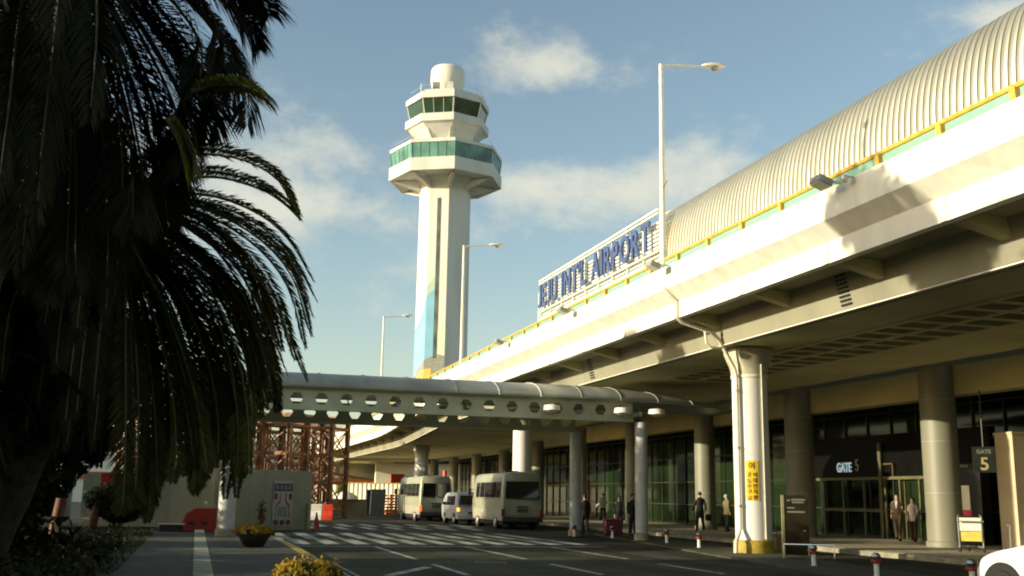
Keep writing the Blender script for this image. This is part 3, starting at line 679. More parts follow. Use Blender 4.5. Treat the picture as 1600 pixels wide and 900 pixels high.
def pbar(m_, x0, z0, x1, z1, pr, w): m_.bar(pc+u_*x0+nv*pr+np.array((0, 0, z0)), pc+u_*x1+nv*pr+np.array((0, 0, z1)), .02, w)
q = MB(); pbox(q, -.5, .5, .15, 2.1, .012); q.build('sheet', mat('poster_paper', (.44, .38, .33), .7, var=.08), pn)
q = MB(); pbox(q, -.47, .47, 1.66, 1.98, .03); q.build('header', mat('poster_dark', (.07, .08, .12), .6), pn)
q = MB()
for i in range(4): pbox(q, -.40+.21*i, -.26+.21*i, 1.72, 1.9, .045)
q.build('header_characters', mat('poster_grey', (.20, .22, .24), .6), pn)
q = MB()
for sgn in (-1, 1):
    pbar(q, sgn*.14, 1.56, sgn*.14, 1.22, .03, .05); pbar(q, sgn*.14, 1.22, sgn*.34, 1.0, .03, .05); pbar(q, sgn*.34, 1.0, sgn*.34, .5, .03, .05)
    pbox(q, sgn*.30, sgn*.44, 1.3, 1.55, .03)
for i in range(3): pbox(q, -.42+.31*i, -.20+.31*i, .22, .42, .03)
q.build('outline_motif', mat('poster_maroon', (.10, .05, .045), .6), pn)
q = MB(); pbox(q, -.22, .22, .55, .98, .028); q.build('pale_panel', mat('poster_green', (.20, .26, .22), .6), pn)

gsh = 'red steel shoring towers behind the hoarding'
def shoring():
    t = thing('shoring_tower', 'red brown steel shoring tower', 'scaffold tower', (0, 0, 0), gsh)
    H_ = 6.35; hw2 = 1.02
    for sx_ in (-1, 1):
        for sy_ in (-1, 1):
            q = MB(); q.box(sx_*hw2-.13, sx_*hw2+.13, sy_*hw2-.015, sy_*hw2+.015, 0, H_)
            q.box(sx_*hw2-.13, sx_*hw2-.10, sy_*hw2-.13, sy_*hw2+.13, 0, H_); q.box(sx_*hw2+.10, sx_*hw2+.13, sy_*hw2-.13, sy_*hw2+.13, 0, H_)
            q.build('leg', RUST, t)
    for z in (.5, 2.3, 4.1, 5.9):
        for s_ in (-1, 1):
            MB().bar((-hw2, s_*(hw2+.05), z), (hw2, s_*(hw2+.05), z), .10, .22).build('ledger', RUST, t); MB().bar((s_*(hw2+.05), -hw2, z), (s_*(hw2+.05), hw2, z), .10, .16).build('ledger', RUST, t)
    for z in (.5, 2.3, 4.1):
        for s_ in (-1, 1):
            for a, b in (((-hw2, s_*hw2, z), (hw2, s_*hw2, z+1.8)), ((hw2, s_*(hw2-.06), z), (-hw2, s_*(hw2-.06), z+1.8)), ((s_*hw2, -hw2, z), (s_*hw2, hw2, z+1.8)), ((s_*(hw2-.06), hw2, z), (s_*(hw2-.06), -hw2, z+1.8))):
                MB().bar(a, b, .05, .08).build('cross_brace', RUST, t)
    MB().box(-1.5, 1.5, -1.45, 1.45, H_, H_+.28).build('head_beam', RUST, t)
    return t
s0 = shoring(); k = 0
pos = [(-3.4, 68), (-.4, 68.3), (2.4, 66.5), (5.35, 67.2), (8.3, 69.6), (-2.2, 75), (1.2, 75.4), (4.4, 75), (7.7, 76.2)]
names = ['far left front', 'front, behind the canopy left pillar', 'front, above the poster', 'front, above the red and white barrier', 'front right end', 'rear far left', 'rear, second from left', 'rear, third from left', 'rear right end']
for i, (x, y) in enumerate(pos):
    t = s0 if i == 0 else copy_tree(s0)
    t.location = (x, y+3.6, 0); t['label'] = 'red brown steel shoring tower, '+names[i]+' of the group'; t.rotation_euler.z = R(-38+(i*37) % 9-4)
fen = thing('site_fence', 'white corrugated metal fence in sun beyond the shoring towers', 'fence', (12, 112, 0))
a = np.array((0.0, 122.)); b = np.array((25., 107.)); L_ = np.linalg.norm(b-a); u_ = (b-a)/L_; nv2 = np.array((u_[1], -u_[0]))
V = []; K = 240
for i in range(K+1):
    p = a+u_*L_*i/K+nv2*(.05 if (i//2) % 2 else -.05)
    V += [(p[0], p[1], 0), (p[0], p[1], 2.7)]
MB().add(V, [(2*i, 2*i+2, 2*i+3, 2*i+1) for i in range(K)]).build('sheet', FENCEM, fen)
q = MB(); q.bar((*a, 2.75), (*b, 2.75), .15, .1); q.build('top_rail', YEL2, fen)
# site clutter in the road end
bar = thing('plastic_barrier', 'sunlit red and white plastic water barrier at the site entrance', 'barrier', (6.6, 66.5, 0))
def barrier_block(m_, c, L_, rz, h=1.0):
    c_, s_ = math.cos(rz), math.sin(rz); pr = [(-.28, 0), (.28, 0), (.28, .25), (.13, .55), (.13, h-.05), (.09, h), (-.09, h), (-.13, h-.05), (-.13, .55), (-.28, .25)]
    P = [(c[0]-L_/2*c_-x*s_, c[1]-L_/2*s_+x*c_, z) for x, z in pr]; m_.prism(P, (L_*c_, L_*s_, 0))
q = MB(); barrier_block(q, (6.95, 66.3), 1.0, R(-12), .95); q.build('white_section', WPLAS, bar, bevel=.03)
q = MB(); barrier_block(q, (7.78, 66.12), .62, R(-12), .95); q.build('red_section', REDW, bar, bevel=.03)
lw = thing('concrete_block', 'low grey concrete block wall behind the red and white barrier', 'wall', (12.2, 84, 0))
MB().obox((12.0, 84, .6), (4.4, .6, 1.2), R(6)).build('block', FARC, lw, bevel=.03)
MB().lathe([(1.0, 1.2), (.8, 1.5), (.4, 1.72), (.05, 1.8)], 14, (11.2, 84, 0)).build('cover_sheet', WPLAS, lw, smooth=True)
ab = thing('a_frame_board', 'grey A frame notice board standing before the white fence', 'board', (13.3, 82, 0))
q = MB(); q.obox((13.4, 82, 1.0), (1.15, .06, 2.05), ax=((math.cos(.1), math.sin(.1), 0), (-math.sin(.1), .96, .25), (0, -.25, .96))); q.build('front_board', GREY, ab)
q = MB(); q.obox((13.2, 82.55, .98), (1.15, .06, 2.0), ax=((math.cos(.1), math.sin(.1), 0), (-math.sin(.1), .96, -.3), (0, .3, .96))); q.build('rear_board', DARK, ab)
st = thing('timber_stack', 'stack of orange brown planks and pallets by the white fence', 'timber stack', (16.2, 86, 0))
random.seed(3)
for z in range(7):
    q = MB()
    for j in range(5):
        q.obox((15.9+random.uniform(-.2, .2), 86+j*.4-.8, .13+z*.23), (2.6+random.uniform(-.5, .4), .3, .13), R(8)+random.uniform(-.05, .05))
    q.build('plank_layer', ORANGE, st)
q = MB()
for j in range(6): q.obox((15.0+j*.4, 85.4, .82), (.12, .14, 1.62), R(8))
q.build('upright', ORANGE, st)
gt = thing('green_gate', 'green gate post standing behind the low concrete block', 'post', (11.8, 92, 0))
MB().box(11.5, 12.2, 91.9, 92.1, 0, 2.5).build('panel', mat('site_green', (.35, .36, .06), .6), gt)
MB().box(11.45, 12.25, 91.87, 92.13, 2.5, 2.62).build('cap', GREY, gt)
# ramp crossing in the background, cream building and coloured hoarding
rp_ = thing('background_ramp', 'dark arched concrete ramp crossing behind the shoring towers', 'ramp', (22, 132, 0))
V = []
for i in range(25):
    t = i/24; x = 8+40*t; zt = 8.6-5.2*t**1.2 if False else 7.9-1.6*t
    zb = zt-1.0-3.2*math.sin(PI*min(1, .18+t*.9))**2*0.9
    V.append((x, 132, zt, zb))
P = [(x, y, zt) for x, y, zt, zb in V]+[(x, y, zb) for x, y, zt, zb in V[::-1]]
MB().prism(P, (0, 9, 0)).build('span', FARC, rp_)
for x in (22.3, 33.0): MB().lathe([(.9, 0), (.9, 4.5)], 20, (x, 134, 0)).build('pier', FARC, rp_, smooth=True)
fb = thing('far_building', 'sunlit cream building with a red stripe beyond the arched ramp', 'building', (10, 165, 0))
MB().obox((2, 168, 4.3), (60, 10, 8.6), R(20)).build('wall', FARW, fb)
MB().obox((2.0+1.78, 168-4.9, 3.6), (60, .3, 1.0), R(20)).build('red_stripe', mat('red_stripe_paint', (.5, .12, .04), .6), fb)
q = MB()
for i in range(14): q.obox((2.0+1.8+(-26+i*4)*math.cos(R(20)), 168-4.92+(-26+i*4)*math.sin(R(20)), 6.3), (2.2, .2, 1.3), R(20))
q.build('windows', CGLASS, fb)
ew = thing('end_wing', 'cream end wing of the terminal seen between the far columns', 'building', (30, 122, 0))
MB().obox((33, 124, 4.0), (26, 6, 8.0), R(-8)).build('wall', FARW, ew)
MB().obox((32.5, 120.6, 5.6), (22, .5, .8), R(-8)).build('sign_beam', DARK, ew)
ch = thing('coloured_hoarding', 'low red and green painted hoarding by the far white column', 'hoarding', (21.5, 112, 0))
MB().obox((20.3, 112, 3.0), (1.6, .1, 1.5), R(15)).build('red_panel', mat('panel_red', (.6, .06, .02), .6), ch)
MB().obox((22.0, 112.4, 2.9), (1.6, .1, 1.3), R(15)).build('green_panel', mat('panel_green', (.10, .40, .25), .6), ch)
MB().obox((21.2, 112.4, 1.1), (3.4, .12, 2.2), R(15)).build('lower_panel', mat('panel_pale', (.6, .6, .4), .6), ch)
op = thing('orange_post', 'thin orange marker post seen over the farther minibus', 'post', (20.2, 90, 0))
MB().tube([(20.4, 90, 0), (20.4, 90, 3.7)], .17, 10).build('tube', REDW, op, smooth=True); MB().lathe([(.3, 0), (.3, .1)], 12, (20.4, 90, 0)).build('foot', BLACK, op)

# ---------------------------------------------------------------- vehicles (local: rear at y=0, nose at +y)
def loft_body(secs):
    V = []; n = len(secs[0])
    for s_ in secs: V += list(s_)
    fs = [(i*n+j, i*n+(j+1) % n, (i+1)*n+(j+1) % n, (i+1)*n+j) for i in range(len(secs)-1) for j in range(n)]
    fs += [tuple(range(n))[::-1], tuple((len(secs)-1)*n+j for j in range(n))]
    return MB().add(V, fs)
def wheel(t, x, y, r_, w, sgn):
    q = MB().lathe([(r_*.62, -w/2), (r_*.93, -w/2), (r_, -w/2+.04), (r_, w/2-.04), (r_*.93, w/2), (r_*.62, w/2)], 24, (x, y, r_), axis='x', cap=True)
    o = q.build('tyre', BLACK, t, smooth=True)
    MB().lathe([(.02, sgn*(w/2+.02)), (r_*.3, sgn*(w/2+.03)), (r_*.5, sgn*(w/2-.01)), (r_*.63, sgn*(w/2+.012))], 18, (x, y, r_), axis='x', cap=False).build('rim', STEEL, o, smooth=True)
def vehicle_box(name, label, cat, paint, L_, W_, H_, zb, belt, rear_rake, front_rake, crown, group=None):
    t = thing(name, label, cat, (0, 0, 0), group)
    hw = W_/2
    def half(z):
        if z <= belt: return hw*(.965+.035*min(1, (z-zb)/(.5)))
        return hw*(1-.10*((z-belt)/(H_-belt))**1.4)
    zs = [zb, zb+.12, zb+.4, belt-.02, belt+.03, belt+(H_-belt)*.45, H_-.30, H_-.16, H_-.07]
    def sec(s_, ins):
        right = []
        for z in zs:
            yr = rear_rake*max(0, (z-belt)/(H_-belt))+ (.06 if z < zb+.2 else 0); yf = L_-front_rake*max(0, (z-belt)/(H_-belt))**1.1-(.05 if z < zb+.2 else 0)
            k = 1 if z < H_-.2 else (.975 if z < H_-.1 else .90)
            right.append((half(z)*k-ins, yr+(yf-yr)*s_, z-(ins*.6 if z > belt else 0)))
        top = []
        for xk in (.6, .25):
            yr = rear_rake; yf = L_-front_rake; top.append((half(H_)*xk-ins*.5, yr+(yf-yr)*s_, H_-(.02 if xk > .5 else 0)-ins*.6))
        r_ = right+top
        return [p for p in r_]+[(-p[0], p[1], p[2]) for p in r_[::-1]]
    secs = [sec(0, .07), sec(.006, .025), sec(.02, 0)]+[sec(k, 0) for k in (.2, .4, .6, .8, .97)]+[sec(.99, .03), sec(1.0, .10)]
    body = loft_body(secs).build('body', paint, t, smooth=True, angle=38)
    return t, half
def side_pane(t, half, y0, y1, z0, z1, sgn, m, name='side_window'):
    q = MB(); n = 4; V = []
    for i in range(n+1):
        z = z0+(z1-z0)*i/n; x = sgn*(half(z)+.006); V += [(x, y0, z), (x, y1, z)]
    q.add(V, [(2*i, 2*i+1, 2*i+3, 2*i+2) for i in range(n)]); return q.build(name, m, t)
def minibus(label, loc, rz, split, lit):
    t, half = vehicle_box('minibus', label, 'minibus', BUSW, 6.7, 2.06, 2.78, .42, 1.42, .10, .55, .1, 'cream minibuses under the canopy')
    # rear window
    z0, z1 = 1.50, 2.30; f_ = lambda z: .10*(z-1.42)/1.36-.006
    wins = ((-.86, -.03), (.03, .86)) if split else ((-.86, .86),)
    for x0, x1 in wins:
        k = .94
        MB().add([(x0, f_(z0)-.004, z0), (x1, f_(z0)-.004, z0), (x1*k, f_(z1)-.004, z1), (x0*k, f_(z1)-.004, z1)], [(0, 1, 2, 3)]).build('rear_window', CGLASS, t)
        r_ = MB()
        for a, b in (((x0, z0), (x1, z0)), ((x1, z0), (x1*k, z1)), ((x1*k, z1), (x0*k, z1)), ((x0*k, z1), (x0, z0))):
            r_.bar((a[0], f_(a[1])-.005, a[1]), (b[0], f_(b[1])-.005, b[1]), .022, .03)
        r_.build('window_seal', BLACK, t)
    # side windows
    for sgn in (-1, 1):
        for y0, y1 in ((.35, 1.25), (1.32, 2.5), (2.57, 3.75), (3.82, 4.8), (4.9, 5.7)): side_pane(t, half, y0, y1, 1.52, 2.28, sgn, CGLASS)
        side_pane(t, half, .1, 6.4, .48, .92, sgn, BUSB, 'lower_band')
        q = MB().lathe([(.02, 0), (.44, 0)], 24, (sgn*(half(.5)+.009), 1.45, .42), axis='x', cap=False); q.lathe([(.02, 0), (.44, 0)], 24, (sgn*(half(.5)+.009), 5.35, .42), axis='x', cap=False); q.build('wheel_arch', BLACK, t)
        for y in (1.45, 5.35): wheel(t, sgn*.86, y, .37, .30, sgn)
        MB().box(sgn*.97-.075, sgn*.97+.075, -.035, .06, .62, .98).build('tail_light', (LAMR if (lit and sgn < 0) else LRED), t, bevel=.02)
        MB().tube([(sgn*1.0, 6.2, 1.9), (sgn*1.2, 6.35, 1.95)], .02, 6).build('mirror_arm', DARK, t)
        MB().obox((sgn*1.22, 6.36, 1.8), (.18, .08, .36)).build('wing_mirror', DARK, t, bevel=.03)
    MB().box(-1.02, 1.02, -.09, .12, .36, .60).build('rear_bumper', mat('bumper_grey', (.05, .05, .045), .6), t, bevel=.04)
    MB().box(-.30, .30, -.025, .02, 1.06, 1.12).build('tailgate_handle', DARK, t, bevel=.01)
    MB().box(-.26, .26, -.028, .02, .84, 1.0).build('number_plate', PLATE, t)
    MB().add([(-.88, 6.52, 1.5), (.88, 6.52, 1.5), (.8, 6.28, 2.3), (-.8, 6.28, 2.3)], [(0, 1, 2, 3)]).build('windscreen', CGLASS, t)
    SEAM = mat('panel_seam', (.10, .10, .07), .6)
    for sgn in (-1, 1):
        for y in (1.285, 3.785, 4.85): side_pane(t, half, y-.008, y+.008, .95, 1.5, sgn, SEAM, 'panel_seam')
        side_pane(t, half, .1, 6.3, 1.455, 1.475, sgn, SEAM, 'waist_trim')
    MB().box(-.93, .93, -.012, .02, .665, .68).build('tailgate_seam', SEAM, t)
    MB().add([(-.9, f_(1.46)-.003, 1.455), (.9, f_(1.46)-.003, 1.455), (.9, f_(1.46)-.003, 1.47), (-.9, f_(1.46)-.003, 1.47)], [(0, 1, 2, 3)]).build('tailgate_seam', SEAM, t)
    MB().bar((-.05, .02, 2.36), (.45, .02, 1.95), .02, .02).build('rear_wiper', DARK, t) if False else None
    MB().box(-.35, .35, 2.1, 3.0, 2.775, 2.87).build('roof_vent', DARK, t, bevel=.03)
    q = MB(); q.box(-.93, .93, .3, 6.2, .22, .44); q.build('chassis', BLACK, t)
    t.location = loc; t.rotation_euler.z = rz; return t
minibus('cream minibus nearest the camera with wide one piece rear window', (15.32, 50.3, 0), R(-1.5), False, False)
minibus('cream minibus farther up the road with split rear window and lit tail lamp', (14.15, 64.6, 0), R(1.5), True, True)
vt, vh = vehicle_box('van', 'small white van with lit orange indicator between the two minibuses', 'van', VANW, 4.0, 1.62, 1.80, .32, 1.0, .45, .9, .1)
for sgn in (-1, 1):
    for y0, y1 in ((.62, 1.55), (1.62, 2.6)): side_pane(vt, vh, y0, y1, 1.06, 1.56, sgn, CGLASS)
    q = MB()
    for y in (.8, 3.2): q.lathe([(.02, 0), (.35, 0)], 20, (sgn*(vh(.5)+.008), y, .32), axis='x', cap=False)
    q.build('wheel_arch', BLACK, vt)
    for y in (.8, 3.2): wheel(vt, sgn*.70, y, .30, .2, sgn)
    MB().box(sgn*.74-.08, sgn*.74+.08, -.03, .06, .72, .92).build('tail_light', LAMB if sgn < 0 else LRED, vt, bevel=.02)
    MB().obox((sgn*.92, 2.7, 1.15), (.2, .1, .16)).build('wing_mirror', DARK, vt, bevel=.02)
MB().add([(-.66, .03+.0, 1.1), (.66, .03, 1.1), (.58, .29, 1.6), (-.58, .29, 1.6)], [(0, 1, 2, 3)]).build('rear_window', CGLASS, vt)
MB().box(-.8, .8, -.07, .1, .3, .55).build('rear_bumper', VANW, vt, bevel=.04)
MB().box(-.2, .2, -.085, 0, .6, .7).build('number_plate', PLATE, vt)
vt.location = (14.75, 58.2, 0)

# white car at the right edge, nose towards the far end
ct = thing('parked_car', 'white car with only its rounded front corner showing at the bottom right', 'car', (0, 0, 0))
st_ = [(0, .55, .62, .35), (.06, .70, .70, .25), (.35, .80, .76, .2), (1.0, .86, .93, .2), (1.55, .875, 1.10, .2), (2.3, .875, 1.42, .2), (3.3, .875, 1.40, .2), (3.9, .87, 1.05, .2), (4.45, .84, .98, .22), (4.62, .72, .85, .3), (4.66, .6, .7, .36)]
st_ = [(0, .58, .86, .36), (.05, .70, .96, .26), (.4, .82, 1.0, .2), (.9, .86, 1.08, .2), (1.3, .875, 1.40, .2), (2.2, .875, 1.44, .2), (2.75, .875, 1.30, .2), (3.3, .87, .97, .2), (3.8, .85, .90, .2), (4.2, .80, .80, .22), (4.42, .70, .70, .26), (4.52, .52, .60, .34)]
secs = []
for y, w, zt, zb in st_:
    cab = max(0, (zt-1.0)/.44)
    half_ = [(w*.9, zb), (w, zb+.12), (w*1.0, .55 if zt > .62 else zb+.2), (w*.985, min(zt-.12, .78)), (w*(.93-.02*cab), min(zt-.04, .9)), (w*(.88-.12*cab), zt-.05), (w*(.70-.1*cab), zt-.008), (w*.3, zt+.01)]
    secs.append([(x, y, z) for x, z in half_]+[(-x, y, z) for x, z in half_[::-1]])
cb = loft_body(secs).build('body', CARW, ct, smooth=True, angle=50)
sb_ = cb.modifiers.new('smooth', 'SUBSURF'); sb_.levels = 2; sb_.render_levels = 2
for sgn in (-1, 1):
    for y in (.85, 3.72):
        MB().lathe([(.02, 0), (.36, 0), (.375, -.0)], 28, (sgn*.872, y, .33), axis='x', cap=False).build('wheel_arch', BLACK, ct)
        wheel(ct, sgn*.79, y, .31, .2, sgn)
    MB().obox((sgn*.97, 2.72, 1.0), (.2, .1, .14)).build('wing_mirror', DARK, ct, bevel=.03)
    MB().add([(sgn*.80, 1.4, 1.02), (sgn*.80, 2.85, 1.0), (sgn*.72, 2.3, 1.36), (sgn*.72, 1.55, 1.36)], [(0, 1, 2, 3)]).build('side_window', CGLASS, ct)
    MB().lathe([(.02, .05), (.10, .03), (.14, -.02)], 14, (sgn*.62, 4.30, .62), axis='y').build('headlight', CGLASS, ct, smooth=True)
ct.location = (11.50, 8.25, 0); ct.scale = (1.09, 1.09, 1.12)

# luggage trolley, panels
lc = thing('luggage_trolley', 'luggage trolley with white and yellow panel standing by the right column', 'trolley', (22.3, 27.2, .15))
ux = np.array((.84, -.54, 0)); uy = np.array((.54, .84, 0))
def lbox(m_, x0, x1, y0, y1, z0, z1): m_.obox(np.array((22.3, 27.2, .15+(z0+z1)/2))+ux*(x0+x1)/2+uy*(y0+y1)/2, (x1-x0, y1-y0, z1-z0), ax=(ux, uy, (0, 0, 1)))
def lp(x, y, z): return np.array((22.3, 27.2, .15+z))+ux*x+uy*y
q = MB(); lbox(q, -.30, .30, -.02, 0, .62, 1.0); q.build('white_panel', WPLAS, lc)
q = MB(); lbox(q, -.28, .30, -.022, 0, .32, .6); q.build('yellow_panel', mat('trolley_yellow', (.75, .60, .12), .5), lc)
q = MB()
for x in (-.33, .33): q.tube([lp(x, 0, .1), lp(x, .05, .6), lp(x, .1, 1.02), lp(x*.9, .2, 1.08)], .018, 6)
q.tube([lp(-.33, .1, 1.0), lp(.33, .1, 1.0)], .018, 6); q.tube([lp(-.36, -.12, .9), lp(.36, -.12, .9)], .02, 6)
q.tube([lp(-.33, 0, .14), lp(-.28, .8, .14), lp(.28, .8, .14), lp(.33, 0, .14)], .018, 6)
q.build('frame', STEEL, lc, smooth=True)
for x, y in ((-.33, 0), (.33, 0), (0, .75)):
    p = lp(x, y, .07); MB().lathe([(.02, -.02), (.07, -.02), (.07, .02), (.02, .02)], 12, tuple(p), axis='x').build('wheel', BLACK, lc, smooth=True)
rb_ = thing('trolley_row', 'row of nested luggage trolleys by the beige wall behind the white car', 'trolley row', (23.6, 26.4, .15))
for i in range(4):
    q = MB(); x, y = 23.4+.35*i, 26.9-.33*i
    for s_ in (-.25, .25): q.tube([(x+s_*.5, y+s_*.8, .25), (x+s_*.5, y+s_*.8, .62), (x+s_*.5+.1, y+s_*.8+.1, .95)], .018, 6)
    q.tube([(x-.12, y-.2, .95), (x+.12, y+.2, .95)], .02, 6); q.tube([(x-.3, y-.1, .25), (x+.1, y+.35, .25)], .02, 6); q.tube([(x-.1, y-.35, .25), (x+.3, y+.1, .25)], .02, 6)
    q.build('trolley', STEEL, rb_)
# dark sign board with a low chrome rail
sb = thing('information_board', 'dark brown information board with pale text lines beside the yellow banded column', 'sign', (15.9, 26.3, .05))
su = np.array((.94, -.34, 0)); su /= np.linalg.norm(su); sn = np.array((su[1], -su[0], 0))
bc = np.array((15.85, 26.3, 0))
def sbx(m_, x0, x1, z0, z1, pr, th=.02): m_.obox(bc+su*(x0+x1)/2+sn*pr+np.array((0, 0, (z0+z1)/2)), (x1-x0, th, z1-z0), ax=(su, (-su[1], su[0], 0), (0, 0, 1)))
q = MB(); sbx(q, -.30, .36, .12, 1.72, 0, .07); q.build('panel', mat('board_brown', (.03, .024, .013), .85, var=.2, spec=.1), sb)
q = MB(); sbx(q, -.37, -.302, .05, 1.72, 0, .10); q.build('side_post', mat('board_side', (.26, .23, .12), .6), sb)
q = MB()
for x0, x1, z in ((-.22, -.14, 1.58), (-.10, .28, 1.60), (-.08, .24, 1.53), (-.22, -.02, 1.38), (-.22, .26, 1.27), (.2, .28, .77)): sbx(q, x0, x1, z-.02, z+.02, .04, .01)
q.build('text_lines', mat('board_text', (.22, .23, .18), .6), sb)
lr = thing('low_barrier_rail', 'low chrome hoop rail at the foot of the information board', 'rail', (15.9, 25.8, .05))
MB().tube([(15.35, 26.1, .05), (15.35, 26.1, .42), (15.9, 25.75, .42), (16.45, 25.4, .42), (16.45, 25.4, .05)], .025, 8).build('hoop', CHROME, lr, smooth=True)
MB().tube([(15.9, 25.75, .05), (15.9, 25.75, .41)], .022, 8).build('middle_leg', CHROME, lr, smooth=True)

# bollards
bol = thing('bollard', 'x', 'bollard', (0, 0, 0), 'red banded bollards along the median')
MB().lathe([(.075, 0), (.055, .02), (.055, .27)], 16).build('post', WPLAS, bol, smooth=True)
MB().lathe([(.10, .271), (.115, .29), (.115, .325), (.10, .345)], 18).build('red_collar', REDP, bol, smooth=True)
MB().lathe([(.05, .346), (.09, .37), (.10, .41), (.08, .455), (.04, .48), (.005, .485)], 18).build('ball_top', CHROME, bol, smooth=True)
bl = [(14.36, 23.06, 'red banded bollard nearest the information board'), (13.65, 19.56, 'middle of the three red banded bollards at the bottom right'), (14.15, 17.3, 'red banded bollard just left of the white car, cut by the frame edge'), (15.69, 31.9, 'red banded bollard midway between the canopy pillar and the yellow banded column'), (16.15, 35.4, 'red banded bollard right beside the canopy front pillar'), (15.6, 39.2, 'pale bollard in front of the group with the pink suitcase'), (14.6, 40.8, 'bollard beside the shaded rear canopy pillar')]
for i, (x, y, lab) in enumerate(bl):
    o = bol if i == 0 else copy_tree(bol)
    o.location = (x, y, .05); o['label'] = lab

# ---------------------------------------------------------------- people
def skin_obj(name, verts, edges, rad, m, parent, root=0, lv=1):
    me = bpy.data.meshes.new(name); me.from_pydata([tuple(v) for v in verts], edges, [])
    o = bpy.data.objects.new(name, me); COL.objects.link(o)
    md = o.modifiers.new('skin', 'SKIN'); md.use_smooth_shade = True
    for i, r_ in enumerate(rad):
        sv = me.skin_vertices[0].data[i]; sv.radius = (r_, r_) if np.isscalar(r_) else r_; sv.use_root = (i == root)
    s_ = o.modifiers.new('sub', 'SUBSURF'); s_.levels = lv; s_.render_levels = lv
    dg = bpy.context.evaluated_depsgraph_get(); m2 = bpy.data.meshes.new_from_object(o.evaluated_get(dg))
    bpy.data.objects.remove(o); bpy.data.meshes.remove(me)
    m2.name = name; m2.materials.clear(); m2.materials.append(m)
    m2.polygons.foreach_set('use_smooth', [True]*len(m2.polygons))
    o = bpy.data.objects.new(name, m2); COL.objects.link(o); o.parent = parent; return o
CM = {}
def cloth(c):
    k = 'cloth_%03d_%03d_%03d' % tuple(int(x*999) for x in c)
    return mat(k, c, .85, var=.15, scale=9, bump=.2, bscale=25)
def person(label, loc, rz, top, legs, h=1.72, stride=0.0, arms=0.0, coat=0.0, hair_long=False, cap=None, elbow=0.15, shirt=None, skirt=False, lean=0.0):
    t = thing('person', label, 'person', (0, 0, 0)); s = h/1.72
    W = (.165 if not hair_long else .15)
    J = {}
    def j(n, x, y, z, r_): J[n] = (np.array((x, y-lean*max(0, z-.95), z))*s, np.array(r_)*s if not np.isscalar(r_) else r_*s)
    j('pel', 0, 0, .95, (.145, .105)); j('wai', 0, 0, 1.10, (.13, .095)); j('che', 0, 0, 1.30, (.155, .11)); j('nb', 0, .01, 1.44, (.085, .07))
    j('nk', 0, 0, 1.50, .052); j('jaw', 0, -.015, 1.565, (.062, .075)); j('eye', 0, -.005, 1.635, (.074, .092)); j('top', 0, .005, 1.70, (.055, .07)); j('nose', 0, -.105, 1.605, .014)
    for S, sg_ in (('L', 1), ('R', -1)):
        st = stride*sg_; ar = -arms*sg_
        j('sh'+S, sg_*W, .01, 1.40, .058); j('el'+S, sg_*(W+.05), ar*.5+.02, 1.13, .042)
        ey = ar*.5+.02; j('wr'+S, sg_*(W+.045), ey+ar*.5-elbow*.9, 1.13-.235*math.sqrt(max(.05, 1-elbow**2*4)), .028)
        wx, wy, wz = J['wr'+S][0]/s; wy += lean*max(0, wz-.95)
        dv = np.array((0, -elbow*1.2, -1.0)); dv /= np.linalg.norm(dv)
        p = np.array((wx, wy, wz))+dv*.07; j('pa'+S, *p, (.022, .038))
        for q in range(4):
            b = p+np.array((0, (q-1.5)*.018, 0)); f1 = b+dv*.045; f2 = b+dv*(.075+.012*(1 if q in (1, 2) else 0))+np.array((-sg_*.02, -.005, 0))
            j('f%d%sa' % (q, S), *f1, .0095); j('f%d%sb' % (q, S), *f2, .0075)
        th = np.array((wx, wy, wz))+dv*.035+np.array((-sg_*.01, -.035, 0)); j('t%sa' % S, *th, .011); j('t%sb' % S, *(th+dv*.04+np.array((0, -.008, 0))), .008)
        j('hi'+S, sg_*.085, 0, .89, .088); j('kn'+S, sg_*.095, -st*.45-.015, .50, .060); j('an'+S, sg_*.095, -st*.9+.02 if st > 0 else -st*1.0+.03, .085 if st >= 0 else .13, .042)
        a_ = J['an'+S][0]/s; j('to'+S, a_[0]*1.05, a_[1]-.14, .035, .034)
    E = [('pel', 'wai'), ('wai', 'che'), ('che', 'nb'), ('nb', 'nk'), ('nk', 'jaw'), ('jaw', 'eye'), ('eye', 'top'), ('eye', 'nose')]
    for S in 'LR':
        E += [('nb', 'sh'+S), ('sh'+S, 'el'+S), ('el'+S, 'wr'+S), ('wr'+S, 'pa'+S), ('wr'+S, 't%sa' % S), ('t%sa' % S, 't%sb' % S), ('pel', 'hi'+S), ('hi'+S, 'kn'+S), ('kn'+S, 'an'+S), ('an'+S, 'to'+S)]
        for q in range(4): E += [('pa'+S, 'f%d%sa' % (q, S)), ('f%d%sa' % (q, S), 'f%d%sb' % (q, S))]
    def rings(mb, R_, n=18):
        V = [(rx*s*math.cos(2*PI*q/n), (yo+ry*math.sin(2*PI*q/n)-lean*max(0, z-.95))*s, z*s) for z, rx, ry, yo in R_ for q in range(n)]; k_ = len(R_)
        mb.add(V, [(a*n+q, a*n+(q+1) % n, (a+1)*n+(q+1) % n, (a+1)*n+q) for a in range(k_-1) for q in range(n)]+[tuple(range(n))[::-1], tuple((k_-1)*n+q for q in range(n))])
    def pts_(*ns): return [J[n_][0] for n_ in ns]
    nm = list(J); idx = {n_: i_ for i_, n_ in enumerate(nm)}
    skin_obj('body', [J[n_][0] for n_ in nm], [(idx[a], idx[b]) for a, b in E], [tuple(np.broadcast_to(J[n_][1], 2)) for n_ in nm], SKIN, t, idx['pel'])
    tb = MB(); w2 = W/.165; z0 = .80-coat
    rings(tb, [(z0, .185*w2+coat*.10, .135+coat*.08, .01), (.88, .185*w2, .138, .008), (1.0, .172*w2, .128, .004), (1.12, .160*w2, .120, 0), (1.26, .178*w2, .130, 0), (1.36, .190*w2, .125, .004), (1.425, .178*w2, .108, .008), (1.462, .118, .086, .01), (1.492, .066, .066, .006)])
